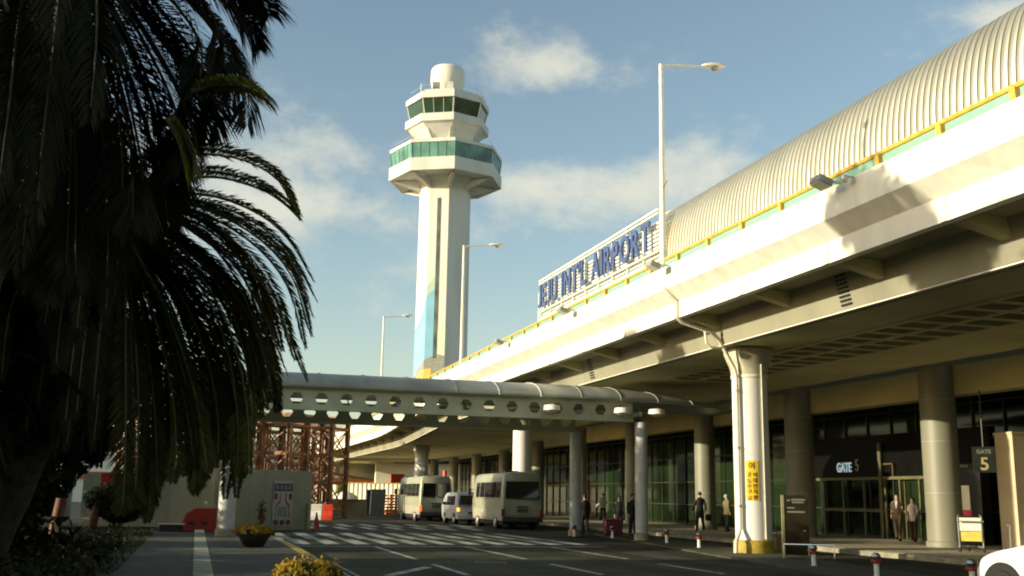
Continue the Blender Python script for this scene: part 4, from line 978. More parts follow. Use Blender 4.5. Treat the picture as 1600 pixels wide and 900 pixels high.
    for S in 'LR':
        sh, el, wr = pts_('sh'+S, 'el'+S, 'wr'+S); sp_ = spline([sh+np.array((0, 0, -.01))*s, el, wr], 9)
        tb.tube(sp_, np.array([.066, .068, .064, .059, .055, .052, .047, .043, .041])*s, 10)
    tb.build('jacket', cloth(top), t, smooth=True, angle=60)
    if skirt:
        MB().lathe([(.14*s, 1.0*s), (.19*s, .85*s), (.23*s, .52*s), (.215*s, .52*s)], 16, (0, 0, 0)).build('skirt', cloth(legs), t, smooth=True)
    else:
        lb = MB(); rings(lb, [(.80, .168*w2, .122, .008), (.90, .172*w2, .126, .006), (1.0, .160*w2, .118, .004)])
        for S in 'LR':
            hi, kn, an_ = pts_('hi'+S, 'kn'+S, 'an'+S); sp_ = spline([hi, kn, an_+np.array((0, 0, -.03))*s], 10)
            lb.tube(sp_, np.array([.098, .098, .092, .084, .077, .072, .068, .066, .066, .068])*s, 12)
        lb.build('trousers', cloth(legs), t, smooth=True, angle=60)
    if shirt is not None:
        q = MB(); q.add([(-.045*s, -.112*s, 1.43*s), (.045*s, -.112*s, 1.43*s), (0.012*s, -.136*s, 1.2*s), (-.012*s, -.136*s, 1.2*s)], [(0, 1, 2, 3)]); q.add([(-.05*s, -.08*s, 1.475*s), (.05*s, -.08*s, 1.475*s), (.05*s, -.13*s, 1.43*s), (-.05*s, -.13*s, 1.43*s)], [(0, 1, 2, 3)]); q.build('shirt_front', cloth(shirt), t)
    hc = J['eye'][0]
    pr = [(.088, -.05 if not hair_long else -.14), (.092, .0), (.088, .045), (.066, .085), (.03, .105), (.004, .11)]
    q = MB().lathe([(r_*s, z*s) for r_, z in pr], 18, (0, 0, 0), cap=False)
    V = np.vstack(q.v); V[:, 1] = V[:, 1]*1.16+.022*s; V[:, 1] = np.where((V[:, 2] < .035*s) & (V[:, 1] < -.02*s), np.maximum(V[:, 1], -.02*s), V[:, 1]); q.v = [V+hc]
    q.build('hair' if cap is None else 'cap', HAIR if cap is None else cloth(cap), t, smooth=True)
    e = MB()
    for sg_ in (-1, 1): e.lathe([(.001, -.006), (.011, 0), (.001, .006)], 8, tuple(hc+np.array((sg_*.03, -.092, .0))*s), axis='y')
    e.build('eyes', HAIR, t)
    for S in 'LR':
        a_ = J['an'+S][0]; q = MB().lathe([(.05, 0), (.055, .03), (.05, .07), (.025, .10)], 12)
        V = np.vstack(q.v); V[:, 1] = V[:, 1]*2.5-.06; q.v = [V*s+np.array((a_[0], a_[1], a_[2]-.085*s))]; q.build('shoe', SHOE, t, smooth=True)
    t.location = loc; t.rotation_euler.z = rz; return t
black = (.012, .012, .014); navy = (.016, .017, .028)
# facing: rz = 0 looks towards -Y
person('person in brown suit and white shirt walking out beside a woman at gate 5', (25.6, 35.2, .15), R(-50), (.075, .045, .022), (.05, .036, .02), 1.74, .16, .2, shirt=(.7, .68, .62), elbow=.28)
person('person in white top and dark cardigan right of the pair at gate 5', (25.95, 34.75, .15), R(-55), (.40, .37, .33), (.03, .012, .012), 1.62, .14, .15, hair_long=True, elbow=.22)
person('person in long dark coat seen from behind, walking alone', (22.3, 45.2, .15), R(175), black, black, 1.76, .18, .2, coat=.22)
person('person in tan coat and pale cap standing by the brown round column', (23.2, 44.3, .15), R(100), (.16, .13, .06), black, 1.66, .05, .1, cap=(.5, .48, .42))
person('person in dark suit facing the camera behind the pink suitcase', (17.75, 42.3, .0), R(10), navy, navy, 1.76, .05, .08, shirt=(.2, .2, .22))
person('person in dark clothes with long hair left of the man in dark suit', (17.3, 42.7, .0), R(-30), black, (.02, .02, .02), 1.66, .05, .1, hair_long=True)
person('person partly hidden behind the canopy front pillar in dark clothes', (18.35, 42.9, .0), R(150), (.03, .012, .012), black, 1.72, .1, .1)
person('person in white shirt standing far back by the terminal glass', (25.8, 66.5, .15), R(-160), (.55, .52, .45), (.03, .03, .035), 1.72, .12, .15, elbow=.3)
person('person in dark clothes beside the shaded rear canopy pillar', (16.0, 43.4, .0), R(180), black, black, 1.70, .08, .1)
bag = thing('suitcase', 'dark pink suitcase standing on the road beside the group', 'suitcase', (16.75, 42.0, 0))
MB().box(16.35, 17.05, 41.85, 42.2, .06, .72).build('shell', mat('suitcase_pink', (.16, .018, .05), .45, var=.15), bag, bevel=.06)
MB().tube([(16.5, 42.03, .7), (16.5, 42.03, 1.0), (16.9, 42.03, 1.0), (16.9, 42.03, .7)], .015, 6).build('handle', DARK, bag)
q = MB()
for x in (16.45, 16.95): q.lathe([(.01, -.02), (.05, -.02), (.05, .02), (.01, .02)], 10, (x, 42.0, .05), axis='x')
q.build('wheel', BLACK, bag)
sbg = thing('shoulder_bag', 'dark bag hanging beside the person in the long dark coat', 'bag', (22.62, 45.1, .6))
MB().box(22.52, 22.80, 44.98, 45.16, .62, .92).build('body', DARK, sbg, bevel=.04)
MB().tube([(22.56, 45.07, .92), (22.60, 45.08, 1.2), (22.46, 45.12, 1.46), (22.40, 45.16, 1.44)], .014, 6).build('strap', DARK, sbg)
hb = thing('handbag', 'brown cream shoulder bag on the ground behind the information board', 'bag', (16.6, 29.6, .05))
MB().box(16.95, 17.3, 29.2, 29.45, .06, .5).build('body', mat('bag_tan', (.30, .20, .10), .6), hb, bevel=.05)
MB().tube([(17.0, 29.33, .5), (17.05, 29.33, .72), (17.2, 29.33, .72), (17.25, 29.33, .5)], .015, 6).build('strap', DARK, hb)

# ---------------------------------------------------------------- planting
def leaf_cloud(pts, nrm, size, asp=.45, jit=.8):
    n = len(pts); d = rng.normal(size=(n, 3)); d = d*jit+nrm; d /= np.linalg.norm(d, axis=1)[:, None]
    r_ = rng.normal(size=(n, 3)); a = np.cross(d, r_); a /= np.linalg.norm(a, axis=1)[:, None]; b = np.cross(d, a)
    sz = size*rng.uniform(.6, 1.3, size=(n, 1))
    V = np.stack([pts-a*sz, pts+b*sz*asp+d*sz*.15, pts+a*sz, pts-b*sz*asp+d*sz*.15], 1).reshape(-1, 3)
    return V, np.arange(n*4).reshape(-1, 4)
def blob_points(c, rad, n, shell=.45, lumps=9):
    d = rng.normal(size=(n, 3)); d /= np.linalg.norm(d, axis=1)[:, None]
    lm = rng.normal(size=(lumps, 3)); lm /= np.linalg.norm(lm, axis=1)[:, None]
    bump_ = np.max(np.clip(d@lm.T, 0, 1)**6, axis=1)
    r_ = (1-shell*rng.uniform(0, 1, n)**1.5)*(.78+.30*bump_)
    return np.array(c)+d*r_[:, None]*np.array(rad), d
def shrub(name, label, cat, c, rad, n, size, m, group=None, stem=True):
    t = thing(name, label, cat, (c[0], c[1], max(0, c[2]-rad[2])), group)
    p, d = blob_points(c, rad, n); V, Fq = leaf_cloud(p, d, size); fast_mesh('foliage', V, Fq, m, t)
    if stem:
        q = MB()
        for i in range(5):
            a = rng.uniform(0, 2*PI); q.tube([(c[0]+.05*math.cos(a), c[1]+.05*math.sin(a), max(0, c[2]-rad[2]-.1)), (c[0]+rad[0]*.5*math.cos(a), c[1]+rad[1]*.5*math.sin(a), c[2]+rad[2]*.3)], [.05, .015], 5)
        q.build('stem', BARK, t)
    return t
def frond(path, L0=.5, n=130, up=None, droop=.2, wid=.028, vee=.38):
    P = spline(path, n+2); T = np.gradient(P, axis=0); T /= np.linalg.norm(T, axis=1)[:, None]
    upv = np.array([0, 0, 1.]) if up is None else np.array(up)
    V = []
    for i in range(2, n+2):
        t = i/(n+1)
        S = np.cross(T[i], upv); l = np.linalg.norm(S)
        if l < .15: S = S+np.array([.3, .2, 0]); l = np.linalg.norm(S)
        S /= l; Nn = np.cross(S, T[i]); Ll = L0*(math.sin(PI*(.08+.89*t))**.65)*rng.uniform(.85, 1.1)
        for sg_ in (-1, 1):
            fw = .65+.65*t
            d = sg_*S+T[i]*fw+Nn*vee+rng.normal(size=3)*.09; d /= np.linalg.norm(d)
            wv = np.cross(d, Nn); wv /= max(1e-6, np.linalg.norm(wv)); w = wid*rng.uniform(.8, 1.2)
            b = P[i]; m_ = b+d*Ll*.45; e = b+d*Ll+np.array([0, 0, -droop*Ll*rng.uniform(.6, 1.3)])
            V += [b, m_+wv*w, e, m_-wv*w]
    return np.array(V), P
def palm(label, base, crown, fronds, nrand, Lf, rt=.28, azr=(0, 2*PI), L0=.5, mats=LEAFP, sunny=None, elr=(-70, 75), seed=1, dense=0, copies=2, n=130, wid=.028, droop=.2, stalk=(.03, .028, .012)):
    """base/crown: 3D points; fronds: explicit control paths; nrand random fronds of length Lf"""
    t = thing('palm_tree', label, 'palm tree', (base[0], base[1], base[2]), 'palm trees on the left')
    r2 = np.random.default_rng(seed)
    tr = spline([base, (np.array(base)+crown)/2+np.array([.1, .05, 0]), crown], 14)
    rad = [rt*(1.15-.25*i/13+(.06 if i % 2 else 0)) for i in range(14)]
    MB().tube(tr, rad, 14).build('trunk', TRUNK, t, smooth=True, angle=60)
    allV = []; rach = MB(); sunV = []; darkV = []
    paths = [(f_, False) for f_ in fronds]+[(f_, True) for f_ in (sunny or [])]
    for f_ in fronds[dense:]:                         # neighbouring fronds of the same tuft
        for q in range(copies):
            k_ = np.linspace(0, 1, len(f_))[:, None]; paths.append((list(np.array(f_)+k_*(r2.normal(0, .17, 3)+np.array([-.08, 0, -.02]))), False))
    c = np.array(crown)
    for i in range(nrand):
        az = azr[0]+(azr[1]-azr[0])*r2.uniform(); el = R(r2.uniform(*elr)); L_ = Lf*r2.uniform(.8, 1.1)
        h = np.array([math.cos(az), math.sin(az), 0]); p = [c]; d_el = el; cur = c.copy()
        for k in range(4):
            cur = cur+(h*math.cos(d_el)+np.array([0, 0, math.sin(d_el)]))*L_/4; p.append(cur.copy()); d_el = max(d_el-R(r2.uniform(18, 34)), R(-88))
        paths.append((p, None))
    for f_, sn_ in paths:
        V, P = frond(f_, L0=L0*(.6 if sn_ and L0 > .5 else 1), n=n, wid=wid, droop=droop)
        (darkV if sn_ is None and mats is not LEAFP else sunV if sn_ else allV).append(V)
        kk = P[::8] if len(P) > 20 else P
        rach.tube(kk, np.linspace(.035, .006, len(kk)), 5)
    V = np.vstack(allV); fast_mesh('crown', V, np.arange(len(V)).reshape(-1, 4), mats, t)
    if darkV: V = np.vstack(darkV); fast_mesh('shaded_fronds', V, np.arange(len(V)).reshape(-1, 4), LEAFP, t)  # dark copy of the leaf colour: shade painted into these fronds
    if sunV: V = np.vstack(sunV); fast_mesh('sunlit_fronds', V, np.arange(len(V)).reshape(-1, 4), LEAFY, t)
    rach.build('frond_stalks', mat('frond_stalk_%d' % (stalk[0]*1000), stalk, .7), t, smooth=True)
    return t
def pxp(pts, d0, d1): return [at(u, v, d0+(d1-d0)*i/(len(pts)-1)) for i, (u, v) in enumerate(pts)]
D = 18.0
fr1 = [pxp([(190, 330), (230, 312), (320, 322), (400, 358), (455, 410), (487, 492)], D, 17.0),
       pxp([(190, 335), (250, 330), (330, 375), (400, 430), (445, 510), (478, 592)], D, 18.5),
       pxp([(190, 340), (240, 350), (320, 400), (380, 470), (420, 550), (436, 615)], D, 19.5),
       pxp([(190, 345), (240, 380), (310, 430), (360, 520), (385, 630), (390, 735)], D, 17.0),
       pxp([(190, 345), (225, 390), (285, 460), (330, 560), (350, 660), (352, 720)], D, 18.4),
       pxp([(190, 345), (215, 400), (262, 490), (300, 600), (318, 690), (325, 735)], D, 16.8),
       pxp([(190, 345), (250, 365), (330, 415), (390, 500), (425, 600), (432, 640)], D, 18.0),
       pxp([(190, 345), (240, 385), (300, 480), (350, 580), (378, 680), (380, 745)], D, 20),
       pxp([(190, 345), (210, 390), (250, 480), (275, 600), (285, 690), (288, 740)], D, 18),
       pxp([(190, 345), (205, 400), (225, 500), (240, 620), (245, 720), (246, 765)], D, 17.5),
       pxp([(190, 345), (230, 380), (290, 450), (345, 540), (370, 640), (372, 700)], D, 18.5),
       pxp([(190, 345), (230, 370), (300, 415), (350, 480), (385, 560), (405, 650)], D, 18.6),
       pxp([(190, 345), (220, 410), (270, 520), (305, 630), (315, 720), (316, 750)], D, 18.9),
       pxp([(190, 340), (240, 335), (310, 350), (370, 400), (415, 470), (440, 545)], D, 18.8),
       pxp([(190, 345), (200, 420), (205, 540), (210, 660), (212, 760), (212, 790)], D, 17.0)]
fr1 += [pxp([(190, 330), (240, 318), (320, 335), (400, 385), (450, 450), (476, 540)], D, 18.2),
        pxp([(190, 330), (240, 322), (310, 340), (380, 390), (430, 460), (460, 560)], D, 19.4),
        pxp([(190, 330), (240, 330), (310, 362), (370, 420), (415, 500), (448, 585)], D, 17.4),
        pxp([(190, 330), (250, 312), (330, 318), (405, 352), (455, 400), (494, 470)], D, 17.6),
        pxp([(190, 335), (235, 345), (295, 385), (350, 450), (395, 530), (420, 625)], D, 19.0)]
rj = np.random.default_rng(77)
for f_ in list(fr1[3:13]):
    for q in range(1):
        k_ = np.linspace(0, 1, len(f_))[:, None]; fr1.append(list(np.array(f_)+k_*(rj.normal(0, .22, 3)+np.array([-.10, .3, .05]))))
fs1 = [pxp([(200, 300), (240, 238), (310, 232), (380, 242), (435, 275), (466, 332)], D, 18.5),
       pxp([(200, 310), (250, 280), (330, 268), (400, 285), (440, 308), (468, 335)], D, 17.5)]
palm('large feather palm with drooping fronds hanging over the walkway canopy', (-3.4, 19.0, .1), at(185, 335, D), fr1, 80, 4.0, rt=.34, azr=(R(80), R(280)), L0=.40, n=130, wid=.024, stalk=(.12, .11, .05), sunny=fs1+[[p+np.array((.02, .15, -.05)) for p in f_] for f_ in fs1], seed=2, elr=(-70, 42), mats=LEAFA, copies=1)
# upper palm, nearer, crown above the frame
D = 13.0
fr2 = [pxp([(110, -120), (200, -90), (290, -50), (350, -5), (385, 30), (402, 62)], D, 13.2),
       pxp([(110, -110), (220, -60), (300, 0), (350, 60), (368, 110), (362, 160)], D, 12.6),
       pxp([(110, -100), (200, -40), (270, 40), (315, 110), (330, 170), (325, 215)], D, 13.5),
       pxp([(110, -100), (180, -20), (240, 70), (285, 150), (305, 210), (312, 250)], D, 12.8),
       pxp([(110, -95), (170, 0), (220, 100), (255, 190), (272, 250), (275, 300)], D, 13.4),
       pxp([(110, -95), (150, 0), (190, 110), (215, 220), (225, 300), (226, 350)], D, 12.5),
       pxp([(110, -120), (230, -100), (320, -60), (380, -20), (410, 5), (420, 22)], D, 13.8),
       pxp([(110, -95), (135, 20), (160, 140), (175, 260), (180, 350), (180, 400)], D, 13.1),
       pxp([(110, -95), (110, 20), (115, 160), (118, 280), (118, 380), (118, 440)], D, 12.6),
       pxp([(110, -95), (90, 30), (70, 160), (60, 280), (55, 380), (52, 440)], D, 13),
       pxp([(110, -95), (60, 0), (20, 120), (0, 240), (-8, 330), (-10, 400)], D, 12.7),
       pxp([(110, -95), (190, -20), (255, 60), (300, 120), (320, 150), (333, 180)], D, 13.0),
       pxp([(110, -95), (200, -60), (280, -10), (335, 50), (350, 90), (352, 130)], D, 12.4),
       pxp([(110, -95), (165, 20), (205, 130), (235, 220), (250, 290), (254, 330)], D, 13.2)]
fs2 = [pxp([(262, 185), (276, 212), (286, 243), (290, 274)], 12.0, 11.9), pxp([(268, 180), (285, 210), (298, 240), (302, 262)], 12.1, 12.0), pxp([(300, 142), (345, 130), (390, 136), (424, 156)], 12.0, 11.8), pxp([(300, 146), (350, 136), (392, 145), (418, 160)], 12.1, 12.0)]
palm('taller feather palm nearest the camera whose crown rises past the top of the frame', (-3.3, 12.5, .1), at(110, -105, D), fr2, 60, 4.0, rt=.32, azr=(R(80), R(300)), L0=.62, n=90, wid=.016, droop=.45, copies=2, sunny=fs2, seed=5)
palm('dark feather palm filling the left edge of the picture', (-5.6, 15.5, .1), np.array((-5.6, 15.5, 6.2)), [], 80, 4.2, rt=.34, seed=9, L0=.55)
palm('dark feather palm standing behind the large drooping one', (-5.2, 21.5, .1), np.array((-5.2, 21.5, 5.2)), [], 80, 4.4, rt=.36, seed=11, L0=.55)
palm('low dark palm at the lower left beside the red post', (-4.7, 17.5, .1), np.array((-4.7, 17.5, 3.0)), [], 70, 3.4, rt=.36, seed=13, L0=.5, elr=(-60, 70))

def tree(label, base, h, rc, nl, size, seed, m=LEAFD, cb=.25):
    t = thing('evergreen_tree', label, 'tree', tuple(base), 'dark evergreen trees on the left'); b = np.array(base, float)
    q = MB(); q.tube([b, b+np.array((.1, 0, h*.45)), b+np.array((-.05, .1, h*.85))], [.22, .15, .04], 10); Vs = []
    r2 = np.random.default_rng(seed); Fs = 0
    for i in range(26):
        z = h*(cb+(.97-cb)*r2.uniform()); a = r2.uniform(0, 2*PI); k = math.sin(PI*min(1, max(.08, (z/h-cb)/(1-cb)*.8+.15)))
        rad_ = rc*k*r2.uniform(.35, .8); e = b+np.array((math.cos(a)*rad_, math.sin(a)*rad_, z))
        q.tube([b+np.array((0, 0, z*.75)), (b+np.array((0, 0, z*.75))+e)/2+np.array((0, 0, .1)), e], [.07, .045, .015], 5)
        p, d = blob_points(e, np.array((1, 1, .75))*rc*r2.uniform(.35, .55), nl//26, shell=.7); V, _ = leaf_cloud(p, d, size, asp=.4, jit=.9); Vs.append(V)
    q.build('trunk', BARK, t, smooth=True); V = np.vstack(Vs); fast_mesh('crown', V, np.arange(len(V)).reshape(-1, 4), m, t); return t
tree('dense dark evergreen tree at the far left edge behind the palms', (-8.2, 17.5, .1), 12.5, 3.0, 26000, .16, 21, cb=.02)
tree('dense dark evergreen tree behind the low palm at lower left', (-6.2, 23.5, .1), 6.2, 3.0, 26000, .16, 22, cb=.02)
tree('dense dark evergreen tree right behind the big drooping palm', (-3.5, 21.0, .1), 9.0, 2.7, 30000, .16, 27, cb=.0)
tree('tall unseen evergreen tree added left of the hedge to shade the gate column', (-10.2, 31.6, .1), 11.5, 3.0, 18000, .18, 29, cb=.1)  # out of view, added and sized to keep sun off the gate column
tree('broad unseen evergreen tree added left of the hoarding to shade the gate', (-9.5, 38.5, .1), 9.8, 3.8, 16000, .18, 23, cb=.1)  # hidden behind the palms, raised so its shadow covers the gate
tree('broad unseen evergreen tree added to shade the red barrier and hoarding', (-10.8, 44.8, .1), 8.0, 3.2, 14000, .18, 30, cb=.06)  # unseen tree put in to shade the hoarding corner
tree('broad unseen evergreen tree added to shade the nearer minibus', (-12.5, 50, .1), 8.6, 4.2, 16000, .2, 24, cb=.08)  # hidden sun blocker for the minibus sides
tree('farthest unseen evergreen tree, added to shade the waiting vehicles', (-13.5, 58.0, .1), 8.2, 4.0, 16000, .2, 25, cb=.08)  # added out of sight to keep the queued vehicles in shadow

shrub('evergreen_shrub', 'wide dark evergreen shrub behind the hedge at the left edge', 'shrub', (-5.4, 31, 1.6), (2.7, 1.6, 1.8), 14000, .11, LEAFD)
shrub('clipped_bush', 'round dark clipped bush in front of the hoarding end', 'bush', (-2.55, 40.0, 1.15), (1.1, 1.1, .85), 7000, .07, LEAFD)
q = thing('low_hedge', 'low leafy hedge along the bottom left corner', 'hedge', (-3.5, 24, .1))
pts = np.stack([rng.uniform(-9, -1.5, 24000), rng.uniform(16, 31, 24000), np.zeros(24000)], 1)
keep = (pts[:, 0] < -1.6-.25*np.sin(pts[:, 1]*1.3)); pts = pts[keep]; pts[:, 2] = .12+.42*rng.uniform(0, 1, len(pts))**.7*(1+.3*np.sin(pts[:, 0]*2.1)*np.sin(pts[:, 1]*1.7))
V, Fq = leaf_cloud(pts, np.array((0, 0, 1.)), .07, asp=.45); fast_mesh('foliage', V, Fq, LEAFH, q)
# grass along the pavement
n = 26000
b = np.stack([rng.uniform(-12, -1.32, n), rng.uniform(13, 46, n), np.full(n, .1)], 1); hgt = rng.uniform(.05, .14, n); a = rng.uniform(0, 2*PI, n)
dx = np.stack([np.cos(a), np.sin(a), 0*a], 1)*.012; tip = b+np.stack([rng.normal(0, .03, n), rng.normal(0, .03, n), hgt], 1)
V = np.stack([b-dx, b+dx, tip], 1).reshape(-1, 3); o = fast_mesh('grass', V, np.arange(n*3).reshape(-1, 3), GRBLADE)
tag(o, 'short dark grass beside the left pavement', 'grass', kind='stuff')

def flower_pot(label, x, y, r_, dome, z0=.12):
    t = thing('flower_pot', label, 'flower pot', (x, y, z0), 'bowls of yellow flowers along the pavement')
    MB().lathe([(r_*.5, z0), (r_*.62, z0+.05), (r_*.92, z0+r_*.62), (r_*1.0, z0+r_*.85), (r_*.93, z0+r_*.86), (r_*.85, z0+r_*.7)], 28, (x, y, 0)).build('bowl', POT, t, smooth=True)
    zc = z0+r_*.82
    p, d = blob_points((x, y, zc), (r_*1.12, r_*1.12, dome), 3600, shell=.3); k = p[:, 2] > zc-.05; V, Fq = leaf_cloud(p[k], d[k], .045); fast_mesh('leaves', V, Fq, LEAFF, t)
    p, d = blob_points((x, y, zc+.02), (r_*1.17, r_*1.17, dome*1.06), 2600, shell=.12); k = (p[:, 2] > zc) & (np.sin(p[:, 0]*17)+np.sin(p[:, 1]*15)+rng.normal(0, .7, len(p)) > -.1)
    p, d = p[k], d[k]; p = p+d*np.abs(rng.normal(0, .035, (len(p), 1)))*(rng.uniform(size=(len(p), 1)) > .5); pp = np.repeat(p, 5, 0)+rng.normal(0, .018, (len(p)*5, 3)); V, Fq = leaf_cloud(pp, np.repeat(d, 5, 0), .022, asp=.5, jit=.5); fast_mesh('blossoms', V, Fq, PETAL, t)
    return t
flower_pot('black bowl of yellow flowers beside the canopy left pillar', 1.60, 30.2, .46, .20)
flower_pot('nearer bowl of yellow flowers at the bottom edge', 1.42, 14.0, .42, .22)
# red things on the left
for (x, y, h, lab) in ((-3.1, 27.6, 1.25, 'leaning red brown wooden post in the hedge, nearer the camera'), (-3.25, 39.5, 1.05, 'red brown wooden post farther back beside the clipped bush')):
    t = thing('wooden_post', lab, 'post', (x, y, .1), 'red brown posts on the left')
    MB().tube([(x-.10, y, .1), (x+.05, y, .1+h)], [.15, .13], 12).build('shaft', mat('red_brown_wood', (.10, .028, .014), .7, var=.3, scale=6), t, smooth=True)
    MB().lathe([(.20, .1), (.20, .16)], 12, (x-.1, y, 0)).build('foot', YEL2 if y < 30 else DARK, t)
rs_ = thing('red_sign', 'small dark red sign panel on a post behind the hedge', 'sign', (-3.0, 43, 0))
MB().box(-3.45, -2.5, 42.97, 43.03, 1.75, 2.2).build('panel', REDP, rs_); MB().tube([(-3.0, 43.08, 0), (-3.0, 43.08, 2.1)], .04, 8).build('post', DARK, rs_)
rbx = thing('red_barrier', 'shaded red plastic barrier leaning by the hoarding corner', 'barrier', (.35, 44, 0))
q = MB(); q.prism([(-.45, 44.0, .0), (.85, 44.0, .0), (.85, 44.0, .95), (.0, 44.0, .95), (-.3, 44.0, .75), (-.5, 44.0, .25)], (0, .45, 0)); q.build('shell', REDP, rbx, bevel=.06)
q = MB()
for x in (-.1, .4): q.box(x-.12, x+.12, 43.97, 43.995, .3, .42)
q.build('grip_slot', DARK, rbx)
dk = thing('drain_box', 'dark low utility box at the foot of the hoarding', 'box', (-1.0, 42.5, .1))
MB().box(-1.25, -.35, 42.3, 42.8, .08, .34).build('case', DARK, dk, bevel=.02); MB().box(-1.28, -.32, 42.27, 42.83, .342, .38).build('lid', GREY, dk)
for (x, y, lab, c_) in ((5.3, 49.3, 'red traffic cone base beside the hoarding end', REDP), ):
    t = thing('traffic_cone', 'dim red traffic cone at the right end of the hoarding', 'traffic cone', (x, y, 0))
    MB().lathe([(.17, .04), (.06, .55), (.04, .72), (.02, .74)], 16, (x, y, 0)).build('cone', c_, t, smooth=True); MB().box(x-.22, x+.22, y-.22, y+.22, 0, .04).build('foot', c_, t)
sp = thing('stake', 'thin wooden stake leaning on the hoarding right of the poster', 'stake', (4.75, 47.9, 0))
MB().bar((4.72, 48.1, 0), (4.75, 48.2, 1.15), .09, .09).build('shaft', mat('stake_wood', (.20, .13, .05), .7), sp)
jw = thing('young_plant', 'thin reddish plant standing behind the flower bowl', 'plant', (2.15, 33.5, .12))
p, d = blob_points((1.95, 33.5, .95), (.14, .14, .42), 260, shell=.8); V, Fq = leaf_cloud(p, d, .05); fast_mesh('foliage', V, Fq, leaf_mat('reddish_leaf', (.16, .07, .03)), jw)
MB().tube([(1.95, 33.5, .12), (1.95, 33.5, 1.25)], .018, 6).build('stem', BARK, jw)

# ---------------------------------------------------------------- light and sky
SUN_EL, SUN_AZ = 12.0, -92.0      # azimuth from +Y towards +X
sd = Vector((math.sin(R(SUN_AZ))*math.cos(R(SUN_EL)), math.cos(R(SUN_AZ))*math.cos(R(SUN_EL)), math.sin(R(SUN_EL))))
sun = bpy.data.lights.new('sun', 'SUN'); sun.energy = 5.0; sun.angle = R(.5); sun.color = (1.0, .89, .64)
so = bpy.data.objects.new('sun', sun); COL.objects.link(so); so.rotation_euler = sd.to_track_quat('Z', 'Y').to_euler(); so.location = (-40, 0, 40)
w = bpy.data.worlds.new('World'); sc.world = w; w.use_nodes = True; nt = w.node_tree; N = nt.nodes; L = nt.links
bg = N['Background']
sky = N.new('ShaderNodeTexSky'); sky.sky_type = 'NISHITA'; sky.sun_disc = False; sky.sun_elevation = R(SUN_EL); sky.sun_rotation = R(SUN_AZ)
sky.air_density = 1.0; sky.dust_density = 1.2; sky.ozone_density = .6; sky.altitude = 30
SKY_STR = .15
bg.inputs['Strength'].default_value = SKY_STR
tcn = N.new('ShaderNodeTexCoord')
mp = N.new('ShaderNodeMapping'); mp.inputs['Scale'].default_value = (1, 1, 1.5); L.new(tcn.outputs['Generated'], mp.inputs['Vector'])
nz = N.new('ShaderNodeTexNoise'); nz.inputs['Scale'].default_value = 11; nz.inputs['Detail'].default_value = 10; nz.inputs['Roughness'].default_value = .62; L.new(mp.outputs['Vector'], nz.inputs['Vector'])
def cloud(u, v, a, b, amt):
    d = ray(u, v); d = d/np.linalg.norm(d); r_ = np.array((d[1], -d[0], 0)); r_ /= np.linalg.norm(r_); up = np.cross(r_, d)
    outs = []
    for ax, ex in ((r_, a), (up, b)):
        s_ = N.new('ShaderNodeVectorMath'); s_.operation = 'DOT_PRODUCT'; L.new(tcn.outputs['Generated'], s_.inputs[0]); s_.inputs[1].default_value = tuple(ax/ex*F)
        m_ = N.new('ShaderNodeMath'); m_.operation = 'SUBTRACT'; L.new(s_.outputs['Value'], m_.inputs[0]); m_.inputs[1].default_value = float(np.dot(ax, d)/ex*F)
        p_ = N.new('ShaderNodeMath'); p_.operation = 'MULTIPLY'; L.new(m_.outputs[0], p_.inputs[0]); L.new(m_.outputs[0], p_.inputs[1]); outs.append(p_)
    s_ = N.new('ShaderNodeMath'); s_.operation = 'ADD'; L.new(outs[0].outputs[0], s_.inputs[0]); L.new(outs[1].outputs[0], s_.inputs[1])
    e = N.new('ShaderNodeMath'); e.operation = 'MULTIPLY'; L.new(s_.outputs[0], e.inputs[0]); e.inputs[1].default_value = -1.0
    x_ = N.new('ShaderNodeMath'); x_.operation = 'EXPONENT'; L.new(e.outputs[0], x_.inputs[0])
    k = N.new('ShaderNodeMath'); k.operation = 'MULTIPLY'; L.new(x_.outputs[0], k.inputs[0]); k.inputs[1].default_value = amt
    return k
tot_ = None
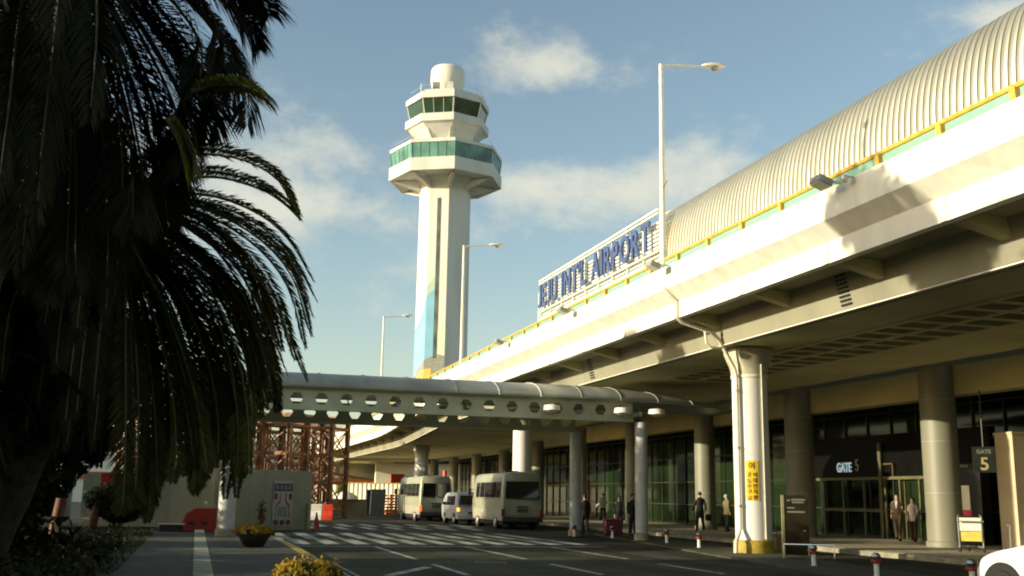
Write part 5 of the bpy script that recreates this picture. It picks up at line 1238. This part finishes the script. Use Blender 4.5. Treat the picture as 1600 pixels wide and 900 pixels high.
for c_ in ((865, 100, 85, 45, .62), (800, 140, 60, 30, .25), (1090, 280, 140, 60, .54), (960, 310, 90, 40, .35), (540, 310, 160, 70, .44), (830, 275, 90, 35, .42), (780, 330, 130, 50, .35), (1560, 25, 110, 40, .6), (1440, 90, 60, 30, .3), (520, 240, 100, 40, .25), (760, 70, 90, 40, .12), (560, 450, 200, 60, .15), (900, 420, 200, 60, .12), (300, 300, 260, 120, .4), (-200, 350, 300, 120, .5), (1900, 300, 300, 120, .5)):
    k = cloud(*c_)
    if tot_ is None: tot_ = k
    else:
        s_ = N.new('ShaderNodeMath'); s_.operation = 'ADD'; L.new(tot_.outputs[0], s_.inputs[0]); L.new(k.outputs[0], s_.inputs[1]); tot_ = s_
s_ = N.new('ShaderNodeMath'); s_.operation = 'SUBTRACT'; L.new(nz.outputs['Fac'], s_.inputs[0]); s_.inputs[1].default_value = .5
m_ = N.new('ShaderNodeMath'); m_.operation = 'MULTIPLY_ADD'; L.new(s_.outputs[0], m_.inputs[0]); m_.inputs[1].default_value = 1.7; L.new(tot_.outputs[0], m_.inputs[2])
mr = N.new('ShaderNodeMapRange'); mr.interpolation_type = 'SMOOTHSTEP'; L.new(m_.outputs[0], mr.inputs['Value']); mr.inputs['From Min'].default_value = .16; mr.inputs['From Max'].default_value = .85; mr.inputs['To Max'].default_value = .85
mx = N.new('ShaderNodeMix'); mx.data_type = 'RGBA'; L.new(mr.outputs['Result'], mx.inputs['Factor']); L.new(sky.outputs['Color'], mx.inputs['A']); mx.inputs['B'].default_value = (4.0, 3.9, 3.45, 1)
tn = N.new('ShaderNodeMix'); tn.data_type = 'RGBA'; tn.blend_type = 'MULTIPLY'; tn.inputs['Factor'].default_value = 1; tn.inputs['B'].default_value = (1.0, 1.01, .95, 1)
L.new(mx.outputs['Result'], tn.inputs['A']); L.new(tn.outputs['Result'], bg.inputs['Color'])

sc.view_settings.view_transform = 'Standard'; sc.view_settings.look = 'None'; sc.view_settings.gamma = 1; sc.view_settings.use_curve_mapping = False
sc.view_settings.exposure = 0.45
sc.cycles.filter_width = 2.0
sc.cycles.max_bounces = 6; sc.cycles.diffuse_bounces = 3; sc.cycles.glossy_bounces = 3; sc.cycles.transmission_bounces = 4; sc.cycles.transparent_max_bounces = 4
